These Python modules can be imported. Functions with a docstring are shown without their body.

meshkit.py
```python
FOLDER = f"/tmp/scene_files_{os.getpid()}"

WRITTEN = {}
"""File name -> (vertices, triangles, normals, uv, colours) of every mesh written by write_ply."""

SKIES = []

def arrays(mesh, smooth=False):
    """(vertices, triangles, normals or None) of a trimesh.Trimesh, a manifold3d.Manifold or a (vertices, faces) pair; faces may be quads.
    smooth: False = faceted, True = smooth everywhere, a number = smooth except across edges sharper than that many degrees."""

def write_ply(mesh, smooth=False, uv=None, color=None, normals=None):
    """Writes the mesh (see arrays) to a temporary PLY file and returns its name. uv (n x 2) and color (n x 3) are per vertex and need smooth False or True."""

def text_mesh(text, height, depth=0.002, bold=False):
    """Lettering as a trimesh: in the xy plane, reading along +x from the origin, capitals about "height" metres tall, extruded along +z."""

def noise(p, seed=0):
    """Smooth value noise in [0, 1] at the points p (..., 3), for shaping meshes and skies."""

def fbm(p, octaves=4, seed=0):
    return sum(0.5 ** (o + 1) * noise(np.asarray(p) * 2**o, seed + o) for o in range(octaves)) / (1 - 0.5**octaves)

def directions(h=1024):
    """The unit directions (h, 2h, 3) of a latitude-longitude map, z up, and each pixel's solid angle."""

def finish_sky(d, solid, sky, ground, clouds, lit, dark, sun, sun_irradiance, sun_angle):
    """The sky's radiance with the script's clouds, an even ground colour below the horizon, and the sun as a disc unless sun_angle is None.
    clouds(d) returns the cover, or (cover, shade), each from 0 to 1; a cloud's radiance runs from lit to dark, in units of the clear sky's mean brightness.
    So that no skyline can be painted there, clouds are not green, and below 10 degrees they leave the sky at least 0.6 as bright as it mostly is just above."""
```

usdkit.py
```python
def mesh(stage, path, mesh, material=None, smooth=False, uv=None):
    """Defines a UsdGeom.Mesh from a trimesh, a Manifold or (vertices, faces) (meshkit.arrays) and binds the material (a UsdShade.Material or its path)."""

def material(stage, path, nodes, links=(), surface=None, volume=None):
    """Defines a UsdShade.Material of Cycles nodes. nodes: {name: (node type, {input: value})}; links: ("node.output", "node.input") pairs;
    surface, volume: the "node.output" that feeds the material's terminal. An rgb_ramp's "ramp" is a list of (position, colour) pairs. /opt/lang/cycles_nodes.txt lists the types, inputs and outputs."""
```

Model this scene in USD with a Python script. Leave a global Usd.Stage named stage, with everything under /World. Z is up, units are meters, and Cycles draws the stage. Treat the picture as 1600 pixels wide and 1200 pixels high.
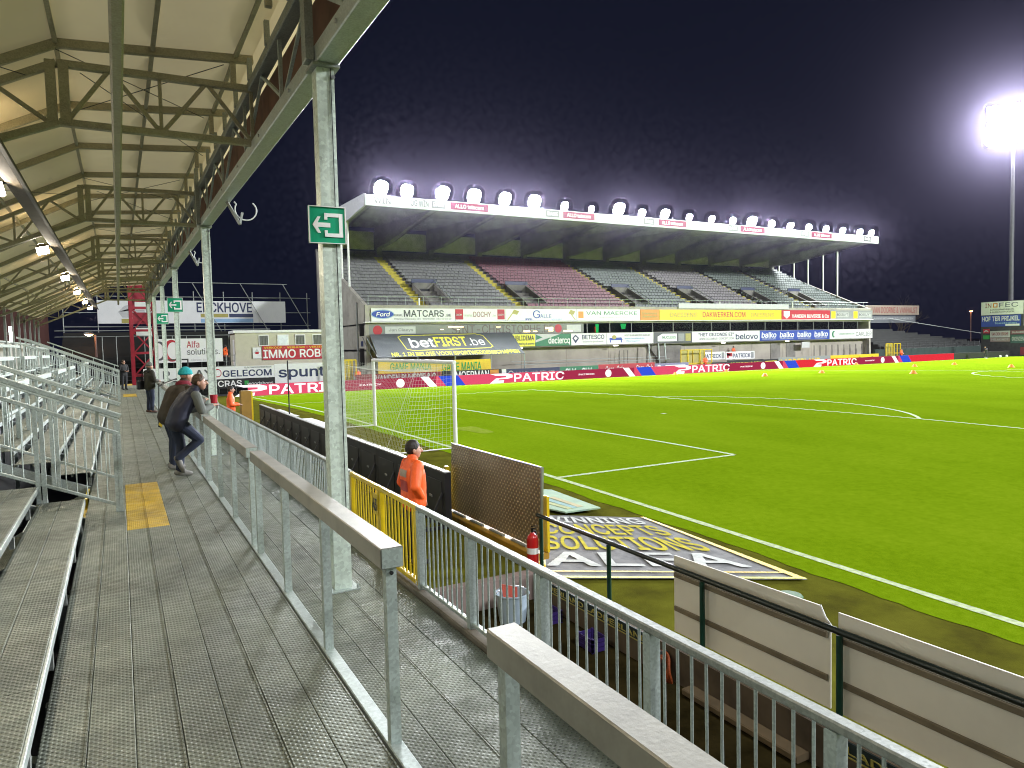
import math, random
import numpy as np, trimesh, manifold3d as m3
import usdkit, meshkit
from pxr import Usd, UsdGeom, UsdLux, UsdShade, Gf, Sdf

random.seed(7); RNG = np.random.default_rng(7)
stage = Usd.Stage.CreateInMemory()
UsdGeom.SetStageUpAxis(stage, 'Z'); UsdGeom.SetStageMetersPerUnit(stage, 1.0)
UsdGeom.Xform.Define(stage, '/World'); UsdGeom.Scope.Define(stage, '/World/Looks')

# ------------------------------------------------------------------ camera, sky, exposure
# world: goal centre at the origin, +X into the pitch, +Y along the goal line away from the viewer
EYE = np.array([-8.434, -22.600, 2.983]); YAW, PITCH, ROLL, FOC = 0.5012, -0.0556, -0.0226, 1116.5
fw = np.array([math.cos(PITCH)*math.sin(YAW), math.cos(PITCH)*math.cos(YAW), math.sin(PITCH)])
_r = np.array([math.cos(YAW), -math.sin(YAW), 0.0]); _u = np.cross(_r, fw)
rt, up = math.cos(ROLL)*_r + math.sin(ROLL)*_u, -math.sin(ROLL)*_r + math.cos(ROLL)*_u
cam = UsdGeom.Camera.Define(stage, '/World/camera')
cam.CreateHorizontalApertureAttr(36.0); cam.CreateVerticalApertureAttr(27.0)
cam.CreateFocalLengthAttr(36.0*FOC/1600)
cam.CreateClippingRangeAttr(Gf.Vec2f(0.05, 5000))
cam.CreateExposureAttr(0.0)
cam.AddTransformOp().Set(Gf.Matrix4d(*rt, 0, *up, 0, *(-fw), 0, *EYE, 1))

dome = UsdLux.DomeLight.Define(stage, '/World/sky'); dome.GetPrim().SetCustomDataByKey('kind', 'structure')
SUN_EL, SUN_ROT = math.radians(-4.0), math.radians(250)
sky = usdkit.material(stage, '/World/Looks/night_sky', {
    's': ('sky_texture', {'sky_type': 'single_scattering', 'sun_disc': False, 'sun_elevation': SUN_EL, 'sun_rotation': SUN_ROT}),
    't': ('mix_color', {'blend_type': 'mix', 'fac': 0.85, 'b': (0.06, 0.078, 0.19)}),
    'b': ('background_shader', {'strength': 0.1})}, [('s.color', 't.a'), ('t.result', 'b.color')], surface='b.background')
UsdShade.MaterialBindingAPI.Apply(dome.GetPrim()).Bind(sky)
FLOOD = 1200.0      # radiance of a floodlight lens
HAZE = 0.00009       # density of the night air
ROOFLAMP = 250.0    # radiance of the warm lamps under the near roof

def at(px, py, ax, val):
    """The point of the plane x/y/z = val seen at a position of the 1600 x 1200 photograph (used to measure the place)."""
    d = fw + rt*(px-800)/FOC - up*(py-600)/FOC
    i = 'xyz'.index(ax)
    return EYE + d*(val-EYE[i])/d[i]

# ------------------------------------------------------------------ materials
MAT = {}
def M(name, col, rough=.6, metal=0., var=.18, scale=2.5, bump=0., bscale=60., spec=.5, col2=None, emis=0., rand=0.):
    if name in MAT: return MAT[name]
    col = np.array(col, float); c2 = np.array(col2, float) if col2 is not None else col*(1-var)
    n = {'g': ('texture_coordinate', {}), 'n': ('noise_texture', {'scale': scale, 'detail': 6., 'roughness': .62}),
         'r': ('rgb_ramp', {'ramp': [(.32, tuple(c2)), (.52, tuple(col)), (.7, tuple(np.clip(col*(1+var*.5), 0, 1)))]}),
         'p': ('principled_bsdf', {'roughness': rough, 'metallic': metal, 'specular_ior_level': spec})}
    l = [('g.object', 'n.vector'), ('n.fac', 'r.fac')]
    src = 'r.color'
    if rand:
        n['oi'] = ('object_info', {}); n['mr'] = ('map_range', {'from_min': 0., 'from_max': 1., 'to_min': 1-rand, 'to_max': 1+rand})
        n['mm'] = ('vector_math', {'math_type': 'scale'})
        l += [('oi.random', 'mr.value'), ('r.color', 'mm.vector1'), ('mr.result', 'mm.scale')]; src = 'mm.vector'
    l.append((src, 'p.base_color'))
    if bump:
        n['n2'] = ('noise_texture', {'scale': bscale, 'detail': 4.}); n['b'] = ('bump', {'strength': bump, 'distance': .01})
        l += [('g.object', 'n2.vector'), ('n2.fac', 'b.height'), ('b.normal', 'p.normal')]
    if emis:
        n['p'][1]['emission_strength'] = emis; l.append((src, 'p.emission_color'))
    MAT[name] = usdkit.material(stage, '/World/Looks/'+name, n, l, surface='p.BSDF')
    return MAT[name]

def emit(name, col, strength):
    if name not in MAT:
        MAT[name] = usdkit.material(stage, '/World/Looks/'+name, {'e': ('emission', {'color': col, 'strength': strength})}, [], surface='e.emission')
    return MAT[name]

def galvanised(name, col, rough=.42, metal=.5, sc=75.):
    """hot-dip zinc: crystalline spangle, dull runs"""
    MAT[name] = usdkit.material(stage, '/World/Looks/'+name, {
        'g': ('geometry', {}), 'v': ('voronoi_texture', {'scale': sc}), 'n': ('noise_texture', {'scale': 7., 'detail': 6.}),
        'sp': ('separate_color', {}), 'a': ('math', {'math_type': 'multiply', 'value2': .5}), 'c': ('math', {'math_type': 'multiply_add', 'value2': .75}),
        'r': ('rgb_ramp', {'ramp': [(.15, tuple(np.array(col)*.8)), (.5, col), (.85, tuple(np.array(col)*1.2))]}),
        'ro': ('map_range', {'from_min': 0., 'from_max': 1., 'to_min': rough-.1, 'to_max': rough+.15}),
        'p': ('principled_bsdf', {'metallic': metal})},
        [('g.position', 'v.vector'), ('g.position', 'n.vector'), ('v.color', 'sp.color'), ('sp.r', 'a.value1'), ('n.fac', 'c.value1'), ('a.value', 'c.value3'),
         ('c.value', 'r.fac'), ('r.color', 'p.base_color'), ('sp.g', 'ro.value'), ('ro.result', 'p.roughness')], surface='p.BSDF')
    return MAT[name]

GALV = galvanised('galvanised_steel', (.40, .45, .43))
GALVD = galvanised('weathered_galvanised_steel', (.26, .28, .26), .5, .45)
COLZ = galvanised('column_zinc', (.58, .66, .58), .38, .35, 34.)
GALVL = galvanised('bright_galvanised_steel', (.47, .53, .50), .4, .5, 60.)

def plank_mat(name, col, worn):
    """pressed metal plank: staggered rows of small raised dimples with a hole in each, scuffed by feet"""
    MAT[name] = usdkit.material(stage, '/World/Looks/'+name, {
        'g': ('geometry', {}), 'm': ('mapping', {'rotation': (0, 0, math.pi/4), 'scale': (31., 31., 0.)}),
        'v': ('voronoi_texture', {'dimensions': '2D', 'scale': 1., 'randomness': 0.}),
        'h': ('map_range', {'range_type': 'smoothstep', 'from_min': .12, 'from_max': .42, 'to_min': 1., 'to_max': 0., 'clamp': True}),
        'k': ('map_range', {'range_type': 'smoothstep', 'from_min': .10, 'from_max': .24, 'to_min': .5, 'to_max': 1., 'clamp': True}),
        'n': ('noise_texture', {'scale': 1.3, 'detail': 7., 'roughness': .65}), 'n2': ('noise_texture', {'scale': 9., 'detail': 4.}),
        'r': ('rgb_ramp', {'ramp': [(.28, tuple(np.array(worn)*.72)), (.45, worn), (.56, col), (.75, tuple(np.array(col)*1.14))]}),
        'o': ('object_info', {}), 'or': ('map_range', {'from_min': 0., 'from_max': 1., 'to_min': .92, 'to_max': 1.07}),
        's1': ('vector_math', {'math_type': 'scale'}), 's2': ('vector_math', {'math_type': 'scale'}),
        'ro': ('map_range', {'from_min': .3, 'from_max': .7, 'to_min': .42, 'to_max': .68}),
        'b': ('bump', {'strength': .85, 'distance': .005}), 'p': ('principled_bsdf', {'metallic': .35})},
        [('g.position', 'm.vector'), ('m.vector', 'v.vector'), ('v.distance', 'h.value'), ('v.distance', 'k.value'), ('g.position', 'n.vector'), ('g.position', 'n2.vector'),
         ('n.fac', 'r.fac'), ('o.random', 'or.value'), ('r.color', 's1.vector1'), ('or.result', 's1.scale'), ('s1.vector', 's2.vector1'), ('k.result', 's2.scale'),
         ('s2.vector', 'p.base_color'), ('n2.fac', 'ro.value'), ('ro.result', 'p.roughness'), ('h.result', 'b.height'), ('b.normal', 'p.normal')], surface='p.BSDF')
    return MAT[name]
PLANK = plank_mat('perforated_plank', (.198, .218, .172), (.155, .17, .135))
PLANKY = plank_mat('yellow_plank', (.62, .41, .02), (.46, .30, .02))

WHITE = M('white_paint', (.78, .78, .76), .45, var=.06)
BOARDW = M('white_board', (.72, .73, .72), .5, var=.05, scale=1.2)
BLACK = M('black_paint', (.012, .012, .014), .45, var=.3)
NAVY = M('navy_print', (.02, .03, .09), .5)
BLUE = M('blue_print', (.02, .06, .36), .5, var=.08)
LBLUE = M('pale_blue_print', (.25, .42, .62), .5, var=.1)
RED = M('red_print', (.42, .015, .03), .5, var=.1)
DRED = M('dark_red_print', (.22, .012, .025), .5, var=.1)
YEL = M('yellow_print', (.72, .50, .01), .5, var=.08)
LEMON = M('lemon_print', (.75, .72, .05), .5, var=.06)
ORNG = M('orange_print', (.60, .24, .02), .5, var=.08)
GREENP = M('green_print', (.02, .17, .08), .5, var=.12)
GRN = M('bright_green_print', (.02, .30, .05), .5, var=.1)
GREY = M('grey_print', (.25, .26, .26), .5, var=.1)
DGREY = M('dark_grey_print', (.085, .09, .095), .5, var=.15)
SILVER = M('silver_grey_print', (.48, .49, .49), .5, var=.08)
OLIVE = M('olive_gold_print', (.36, .32, .08), .5, var=.1)
YELP = M('yellow_enamel', (.62, .44, .008), .38, var=.2, scale=6.)
GREENR = M('dark_green_enamel', (.008, .055, .035), .35, var=.3, scale=8.)
REDST = M('red_enamel', (.40, .012, .02), .4, var=.25)
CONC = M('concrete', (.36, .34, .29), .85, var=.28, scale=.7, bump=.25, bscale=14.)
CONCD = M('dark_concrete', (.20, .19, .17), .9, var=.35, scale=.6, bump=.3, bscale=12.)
SOFFIT = M('roof_soffit_concrete', (.24, .24, .22), .8, var=.25, scale=.3)
RUST = M('brown_fascia_timber', (.16, .07, .045), .7, var=.45, scale=2.2)
DARKST = M('dark_steel', (.05, .052, .05), .55, .3, var=.3)
LEDBACK = M('led_cabinet_black', (.014, .014, .016), .6, var=.3)
ASPH = M('asphalt', (.045, .045, .045), .95, var=.3, scale=.8, bump=.3, bscale=40.)
SKIN = M('skin', (.50, .27, .19), .5, var=.1)
RUBBER = M('black_rubber', (.02, .02, .02), .8)
ALUBACK = M('weathered_board_back', (.82, .79, .70), .6, 0., var=.08, scale=1.1)
CHROME = M('dull_chrome', (.55, .55, .56), .3, .8, var=.1)

def pane_mat(name, tint, rough=.06):
    MAT[name] = usdkit.material(stage, '/World/Looks/'+name, {'f': ('fresnel', {'IOR': 1.6}), 'a': ('math', {'math_type': 'add', 'value2': .04}), 't': ('transparent_bsdf', {'color': tint}), 'g': ('glossy_bsdf', {'color': (.9, .9, .9), 'roughness': rough}),
        'm': ('mix_closure', {})}, [('f.fac', 'a.value1'), ('a.value', 'm.fac'), ('t.BSDF', 'm.closure1'), ('g.BSDF', 'm.closure2')], surface='m.closure')
    return MAT[name]
GLASS = pane_mat('window_glass', (.75, .8, .76))

# ------------------------------------------------------------------ scene helpers
USED = {}
def numbered(parent, name):
    k = (parent, name); n = USED.get(k, -1) + 1; USED[k] = n
    return f'{parent}/{name}' if n == 0 else f'{parent}/{name}_{n:03d}'

BASE = {}
def setd(prim, **kw):
    for k, v in kw.items():
        if v: prim.SetCustomDataByKey(k, v)

def thing(name, label, cat=None, loc=(0, 0, 0), rotz=0., group=None, kind=None):
    p = numbered('/World', name); x = UsdGeom.Xform.Define(stage, p)
    x.AddTranslateOp().Set(Gf.Vec3d(*map(float, loc)))
    if rotz: x.AddRotateZOp().Set(float(rotz))
    setd(x.GetPrim(), label=label, category=cat, group=group, kind=kind)
    BASE[p] = (np.array(loc, float), rotz)
    return p

def copy(src, label, loc, rotz=0., group=None):
    pr = stage.GetPrimAtPath(src); d = pr.GetCustomData(); name = src.rsplit('/', 1)[1]
    q = thing(name, label, d.get('category'), loc, rotz, group or d.get('group'))
    prim = stage.GetPrimAtPath(q); prim.GetReferences().AddInternalReference(src); prim.SetInstanceable(True)
    return q

class MB:
    def __init__(s): s.v, s.f, s.n = [], [], 0
    def add(s, v, f):
        v = np.asarray(v, float); f = np.asarray(f, int)
        if len(f) and f.shape[1] == 4: f = np.vstack([f[:, [0, 1, 2]], f[:, [0, 2, 3]]])
        s.v.append(v); s.f.append(f + s.n); s.n += len(v); return s
    def mesh(s, m): return s.add(m.vertices, m.faces)
    def box(s, x0, x1, y0, y1, z0, z1, c=0.):
        if c:
            return s.bar(((x0+x1)/2, y0, (z0+z1)/2), ((x0+x1)/2, y1, (z0+z1)/2), x1-x0, z1-z0, c) if (y1-y0) >= (x1-x0) else s.bar((x0, (y0+y1)/2, (z0+z1)/2), (x1, (y0+y1)/2, (z0+z1)/2), y1-y0, z1-z0, c)
        v = [(x, y, z) for z in (z0, z1) for y in (y0, y1) for x in (x0, x1)]
        return s.add(v, [(0, 2, 3, 1), (4, 5, 7, 6), (0, 1, 5, 4), (2, 6, 7, 3), (0, 4, 6, 2), (1, 3, 7, 5)])
    def prism(s, prof, p, q, a, b):
        p, q = np.array(p, float), np.array(q, float); n = len(prof)
        ring = np.array([x*a + y*b for x, y in prof]); v = np.vstack([ring+p, ring+q])
        f = [(i, (i+1) % n, n+(i+1) % n, n+i) for i in range(n)]
        s.add(v, f)
        t = [(0, i+1, i) for i in range(1, n-1)] + [(n, n+i, n+i+1) for i in range(1, n-1)]
        s.f.append(np.array(t) + s.n - len(v)); return s
    def bar(s, p, q, w, h, c=0., ref=(0, 0, 1)):
        """rectangular bar p->q: w across, h along ref; c = chamfer"""
        p, q = np.array(p, float), np.array(q, float); d = q-p; d /= np.linalg.norm(d)
        ref = np.array(ref, float)
        if abs(d @ ref) > .95: ref = np.array([0, 1., 0]) if abs(d[1]) < .9 else np.array([1., 0, 0])
        a = np.cross(d, ref); a /= np.linalg.norm(a); b = np.cross(a, d)
        w, h = w/2, h/2
        prof = [(-w, -h), (w, -h), (w, h), (-w, h)] if not c else [(-w+c, -h), (w-c, -h), (w, -h+c), (w, h-c), (w-c, h), (-w+c, h), (-w, h-c), (-w, -h+c)]
        return s.prism(prof, p, q, a, b)
    def tube(s, p, q, r, n=8, r2=None):
        p, q = np.array(p, float), np.array(q, float); d = q-p; d /= np.linalg.norm(d)
        ref = np.array([0, 0, 1.]) if abs(d[2]) < .9 else np.array([1., 0, 0])
        a = np.cross(d, ref); a /= np.linalg.norm(a); b = np.cross(a, d); r2 = r if r2 is None else r2
        t = np.arange(n)*2*math.pi/n; ring = np.cos(t)[:, None]*a + np.sin(t)[:, None]*b
        v = np.vstack([p+ring*r, q+ring*r2, [p], [q]])
        f = [(i, (i+1) % n, n+(i+1) % n) for i in range(n)] + [(i, n+(i+1) % n, n+i) for i in range(n)]
        f += [(2*n, (i+1) % n, i) for i in range(n)] + [(2*n+1, n+i, n+(i+1) % n) for i in range(n)]
        return s.add(v, f)
    def path(s, pts, r, n=5):
        for a, b in zip(pts[:-1], pts[1:]): s.tube(a, b, r, n)
        return s
    def lathe(s, prof, c, n=20):
        """prof: (radius, height) pairs about a vertical axis through c"""
        t = np.arange(n)*2*math.pi/n; c = np.array(c, float); k = len(prof)
        v = np.array([[r*math.cos(a), r*math.sin(a), h] for r, h in prof for a in t]) + c
        f = [(i*n+j, i*n+(j+1) % n, (i+1)*n+(j+1) % n, (i+1)*n+j) for i in range(k-1) for j in range(n)]
        return s.add(v, f)
    def quad(s, a, b, c, d): return s.add([a, b, c, d], [(0, 1, 2, 3)])
    def arr(s): return np.vstack(s.v), np.vstack(s.f)

def part(parent, name, mb, mat, smooth=False, label=None, kind=None, world=True):
    """one Mesh under a thing (or under /World when parent is None); vertices are given in world space unless world is False"""
    if isinstance(mb, MB): v, f = mb.arr()
    else: v, f = np.array(mb.vertices, float), np.array(mb.faces)
    top = '/'.join(parent.split('/')[:3]) if parent else None
    if world and top in BASE:
        o, rz = BASE[top]; v = v - o
        if rz:
            c, s = math.cos(math.radians(-rz)), math.sin(math.radians(-rz)); v = v @ np.array([[c, s, 0], [-s, c, 0], [0, 0, 1]])
    p = numbered(parent or '/World', name)
    m = usdkit.mesh(stage, p, (v, f), mat, smooth=smooth)
    setd(m.GetPrim(), label=label, kind=kind)
    return p

def single(name, label, cat, mb, mat, group=None, kind=None, smooth=False):
    p = part(None, name, mb, mat, smooth); setd(stage.GetPrimAtPath(p), label=label, category=cat, group=group, kind=kind); return p

_T = {}
def text_part(parent, text, O, u, v, x, y, h, mat, bold=True, width=None, depth=.004, lift=.004, shear=0., name='lettering'):
    k = (text, bold)
    if k not in _T:
        t = meshkit.text_mesh(text, 1.0, 1.0, bold); _T[k] = (np.array(t.vertices), np.array(t.faces))
    V, F = _T[k]; V = V.copy(); V[:, 0] -= V[:, 0].min()
    W = V[:, 0].max(); sx = h if width is None else width/W
    X = V[:, 0]*sx + V[:, 1]*h*shear + x; Y = V[:, 1]*h + y; Z = V[:, 2]*depth + lift
    u, v = np.array(u, float), np.array(v, float); n = np.cross(u, v); n /= np.linalg.norm(n)
    return part(parent, name, MB().add(np.array(O) + X[:, None]*u + Y[:, None]*v + Z[:, None]*n, F), mat)

def board(name, label, cat, O, u, w, h, bg, items=(), v=(0, 0, 1), thick=.05, group=None, frame=None, parent=None):
    """a sign: O = lower left corner as one reads it, u = reading direction, v = up; its print stands a few millimetres proud"""
    O, u, v = np.array(O, float), np.array(u, float), np.array(v, float); u /= np.linalg.norm(u); v /= np.linalg.norm(v)
    n = np.cross(u, v)
    t = parent or thing(name, label, cat, O+u*w/2, group=group)
    P = lambda x, y, z=0.: O + u*x + v*y + n*z
    b = MB().prism([(0, 0), (w, 0), (w, h), (0, h)], P(0, 0, -thick), P(0, 0, 0), u, v)
    part(t, 'panel', b, bg)
    if frame:
        fm = MB()
        for a, c, d, e in ((-.03, w+.03, -.04, 0), (-.03, w+.03, h, h+.04), (-.04, 0, 0, h), (w, w+.04, 0, h)):
            fm.prism([(a, d), (c, d), (c, e), (a, e)], P(0, 0, -thick), P(0, 0, .02), u, v)
        part(t, 'frame', fm, frame)
    lift = .005
    for it in items:
        k = it[0]
        if k == 't':
            _, s, x, y, th, mat = it[:6]; kw = it[6] if len(it) > 6 else {}
            text_part(t, s, O, u, v, x*w, y*h, th*h, mat, lift=lift+.006, **{**kw, **({'width': kw['width']*w} if 'width' in kw else {})})
        elif k == 'r':
            _, x0, y0, x1, y1, mat = it
            part(t, 'printed_field', MB().prism([(x0*w, y0*h), (x1*w, y0*h), (x1*w, y1*h), (x0*w, y1*h)], P(0, 0, .001), P(0, 0, lift), u, v), mat); lift += .0012
        elif k == 'p':
            part(t, 'printed_shape', MB().prism([(x*w, y*h) for x, y in it[1]], P(0, 0, .001), P(0, 0, lift), u, v), it[2]); lift += .0012
        elif k == 'e':
            _, cx, cy, rx, ry, mat = it; a = np.arange(24)*2*math.pi/24
            part(t, 'emblem', MB().prism([(cx*w+rx*h*math.cos(q), cy*h+ry*h*math.sin(q)) for q in a], P(0, 0, .001), P(0, 0, lift), u, v), mat); lift += .0012
        elif k == 'line':
            _, pts, wd, mat = it
            mb = MB()
            for (x0, y0), (x1, y1) in zip(pts[:-1], pts[1:]): mb.bar(P(x0*w, y0*h, lift), P(x1*w, y1*h, lift), wd, .003, ref=n)
            part(t, 'printed_line', mb, mat); lift += .001
    return t

def ybetween(px0, px1, y, Y):
    a, b = at(px0, y, 'y', Y), at(px1, y, 'y', Y); return a[0], b[0]

# ================================================================== SETTING
def crown(Y): return -.6*(np.clip((np.abs(Y)-6)/30, 0, None))**1.4
def crown1(Y): return float(crown(np.array(Y)))

def grass_mat():
    MAT['pitch_grass'] = usdkit.material(stage, '/World/Looks/pitch_grass', {
        'g': ('geometry', {}), 'm1': ('mapping', {'scale': (1., .45, 1.)}), 'n1': ('noise_texture', {'scale': .35, 'detail': 6., 'roughness': .6}), 'n2': ('noise_texture', {'scale': 7., 'detail': 5., 'roughness': .7}),
        'm3': ('mapping', {'rotation': (0, 0, .5), 'scale': (30., 110., 1.)}), 'n3': ('noise_texture', {'scale': 1., 'detail': 3., 'roughness': .7}), 'n4': ('noise_texture', {'scale': 110., 'detail': 2.}),
        'a': ('math', {'math_type': 'multiply_add', 'value2': .34}), 'b0': ('math', {'math_type': 'multiply', 'value2': .36}), 'c': ('math', {'math_type': 'multiply_add', 'value2': .44}),
        'r': ('rgb_ramp', {'ramp': [(.38, (.125, .205, .004)), (.50, (.168, .280, .005)), (.58, (.20, .325, .007)), (.70, (.255, .37, .013))]}),
        'bu': ('bump', {'strength': .35, 'distance': .012}), 'p': ('diffuse_bsdf', {'roughness': .8})},
        [('g.position', 'm1.vector'), ('m1.vector', 'n1.vector'), ('g.position', 'n2.vector'), ('g.position', 'm3.vector'), ('m3.vector', 'n3.vector'), ('g.position', 'n4.vector'),
         ('n2.fac', 'b0.value1'), ('n1.fac', 'a.value1'), ('b0.value', 'a.value3'), ('n3.fac', 'c.value1'), ('a.value', 'c.value3'),
         ('c.value', 'r.fac'), ('r.color', 'p.color'), ('n4.fac', 'bu.height'), ('bu.normal', 'p.normal')], surface='p.BSDF')
    return MAT['pitch_grass']
GRASS = grass_mat()
SURR = M('worn_surround_turf', (.105, .105, .014), 1., spec=0., var=.5, scale=1.6, bump=.6, bscale=70., col2=(.070, .066, .012))
DIRT = M('muddy_ground', (.035, .027, .010), 1., spec=0., var=.5, scale=2.2, bump=.6, bscale=30.)
LINE = M('chalk_line', (.52, .60, .36), 1., spec=0., var=.35, scale=14.)

def sheet(x0, x1, y0, y1, nx, ny, dz=0., zf=None):
    X, Y = np.meshgrid(np.linspace(x0, x1, nx+1), np.linspace(y0, y1, ny+1), indexing='ij')
    Z = (crown(Y) if zf is None else zf(X, Y)) + dz
    v = np.stack([X, Y, Z], -1).reshape(-1, 3); i, j = np.meshgrid(np.arange(nx), np.arange(ny), indexing='ij')
    q = (i*(ny+1)+j).ravel(); return MB().add(v, np.stack([q, q+ny+1, q+ny+2, q+1], 1))

single('ground', None, None, MB().quad((-600, -600, -.95), (600, -600, -.95), (600, 600, -.95), (-600, 600, -.95)), ASPH, kind='structure')
# pitch with an uneven mown edge behind the goal line
Yg = np.linspace(-44, 36.4, 405); edge = -.42 - .16*meshkit.fbm(np.stack([Yg*.9, 0*Yg, 0*Yg], 1), 3, 3) - .05*meshkit.noise(np.stack([Yg*6, 0*Yg, 0*Yg], 1), 5)
xs = np.concatenate([[0], np.linspace(.01, 1, 40)**1.6])
V = np.array([[e + (110-e)*x, y, crown1(y)] for y, e in zip(Yg, edge) for x in xs]); k = len(xs)
F = [(j*k+i, j*k+i+1, (j+1)*k+i+1, (j+1)*k+i) for j in range(len(Yg)-1) for i in range(k-1)]
single('pitch', None, None, MB().add(V, F), GRASS, kind='structure')
single('goal_surround', None, None, sheet(-3.64, -.2, -44, 40, 8, 160, -.005), SURR, kind='structure')

def ribbon(pts, w=.12, dz=.004, closed=False):
    pts = np.array(pts, float); d = np.gradient(pts, axis=0); d /= np.linalg.norm(d, axis=1)[:, None]; nn = np.stack([-d[:, 1], d[:, 0]], 1)
    jit = 1 + .25*(meshkit.noise(np.stack([pts[:, 0]*9, pts[:, 1]*9, 0*pts[:, 0]], 1), 2)-.5)[:, None]
    L, R = pts+nn*w/2*jit, pts-nn*w/2*jit
    z = lambda a: np.column_stack([a, crown(a[:, 1])+dz])
    v = np.vstack([z(L), z(R)]); n = len(pts); return MB().add(v, [(i, n+i, n+i+1, i+1) for i in range(n-1)])
def seg(a, b, step=.12): 
    n = max(2, int(np.hypot(b[0]-a[0], b[1]-a[1])/step)); return np.linspace(a, b, n)
arc = lambda cx, cy, r, a0, a1, n=160: np.stack([cx+r*np.cos(np.linspace(a0, a1, n)), cy+r*np.sin(np.linspace(a0, a1, n))], 1)
A0 = math.acos(5.5/9.15)
LN = thing('pitch_markings', None, kind='structure')
for nm, pts in [('goal_line', seg((0, -34), (0, 34))), ('touchline', seg((0, 34), (105, 34))), ('penalty_area_line', seg((16.5, -20.16), (16.5, 20.16))), ('penalty_area_line', seg((0, 20.16), (16.44, 20.16))),
                ('penalty_area_line', seg((0, -20.16), (16.44, -20.16))), ('goal_area_line', seg((5.5, -9.16), (5.5, 9.16))), ('goal_area_line', seg((0, 9.16), (5.44, 9.16))), ('goal_area_line', seg((0, -9.16), (5.44, -9.16))),
                ('penalty_arc', arc(11, 0, 9.15, -A0, A0)), ('halfway_line', seg((52.5, -34), (52.5, 34))), ('centre_circle', arc(52.5, 0, 9.15, 0, 2*math.pi, 400)), ('corner_arc', arc(0, 34, 1, -math.pi/2, 0, 20)), ('penalty_spot', seg((10.9, 0), (11.1, 0)))]:
    part(LN, nm, ribbon(pts, .13 if nm != 'penalty_spot' else .2, .006 if nm in ('penalty_area_line', 'goal_area_line', 'goal_line', 'touchline', 'halfway_line') else .010), LINE)

wp = at(738, 671, 'z', 0); aa = np.linspace(0, 2*math.pi, 40, endpoint=False); rr = 1 + .5*(meshkit.noise(np.stack([np.cos(aa)*2, np.sin(aa)*2, 0*aa], 1), 8)-.5)
wv = [(wp[0]+.42*r*math.cos(q), wp[1]+1.15*r*math.sin(q), .0045+crown1(wp[1])) for q, r in zip(aa, rr)] + [(wp[0], wp[1], .006+crown1(wp[1]))]
single('worn_patch', None, None, MB().add(wv, [(i, (i+1) % 40, 40) for i in range(40)]), M('worn_sandy_turf', (.20, .26, .03), 1., spec=0., var=.4, scale=6., col2=(.165, .27, .008)), kind='structure')
# trench between the near terrace and the pitch; a turf platform crosses it at the gate
ZT = -.4
single('trench_floor', None, None, sheet(-6.1, -3.5, -44, -14.0, 8, 60, 0, lambda X, Y: ZT + .05*meshkit.fbm(np.stack([X*1.5, Y*1.5, 0*X], -1), 3, 9)), DIRT, kind='structure')
single('gate_platform', None, None, sheet(-6.1, -3.55, -14.45, 40, 6, 90, -.03, lambda X, Y: .03*meshkit.fbm(np.stack([X*2, Y*2, 0*X], -1), 3, 4) + crown(Y)*.3), SURR, kind='structure')
PUR = M('stained_concrete', (.22, .165, .145), .9, var=.4, scale=1.5, bump=.3, bscale=20.)
t = thing('retaining_wall', 'low stained concrete wall holding the turf platform beside the bucket', 'wall', (-5, -14.45, ZT))
part(t, 'wall', MB().box(-6.05, -3.62, -14.62, -14.46, -.95, -.02), PUR)
t = thing('retaining_wall', 'long concrete wall at the pitch side of the trench under the green railing', 'wall', (-3.7, -30, ZT))
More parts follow.
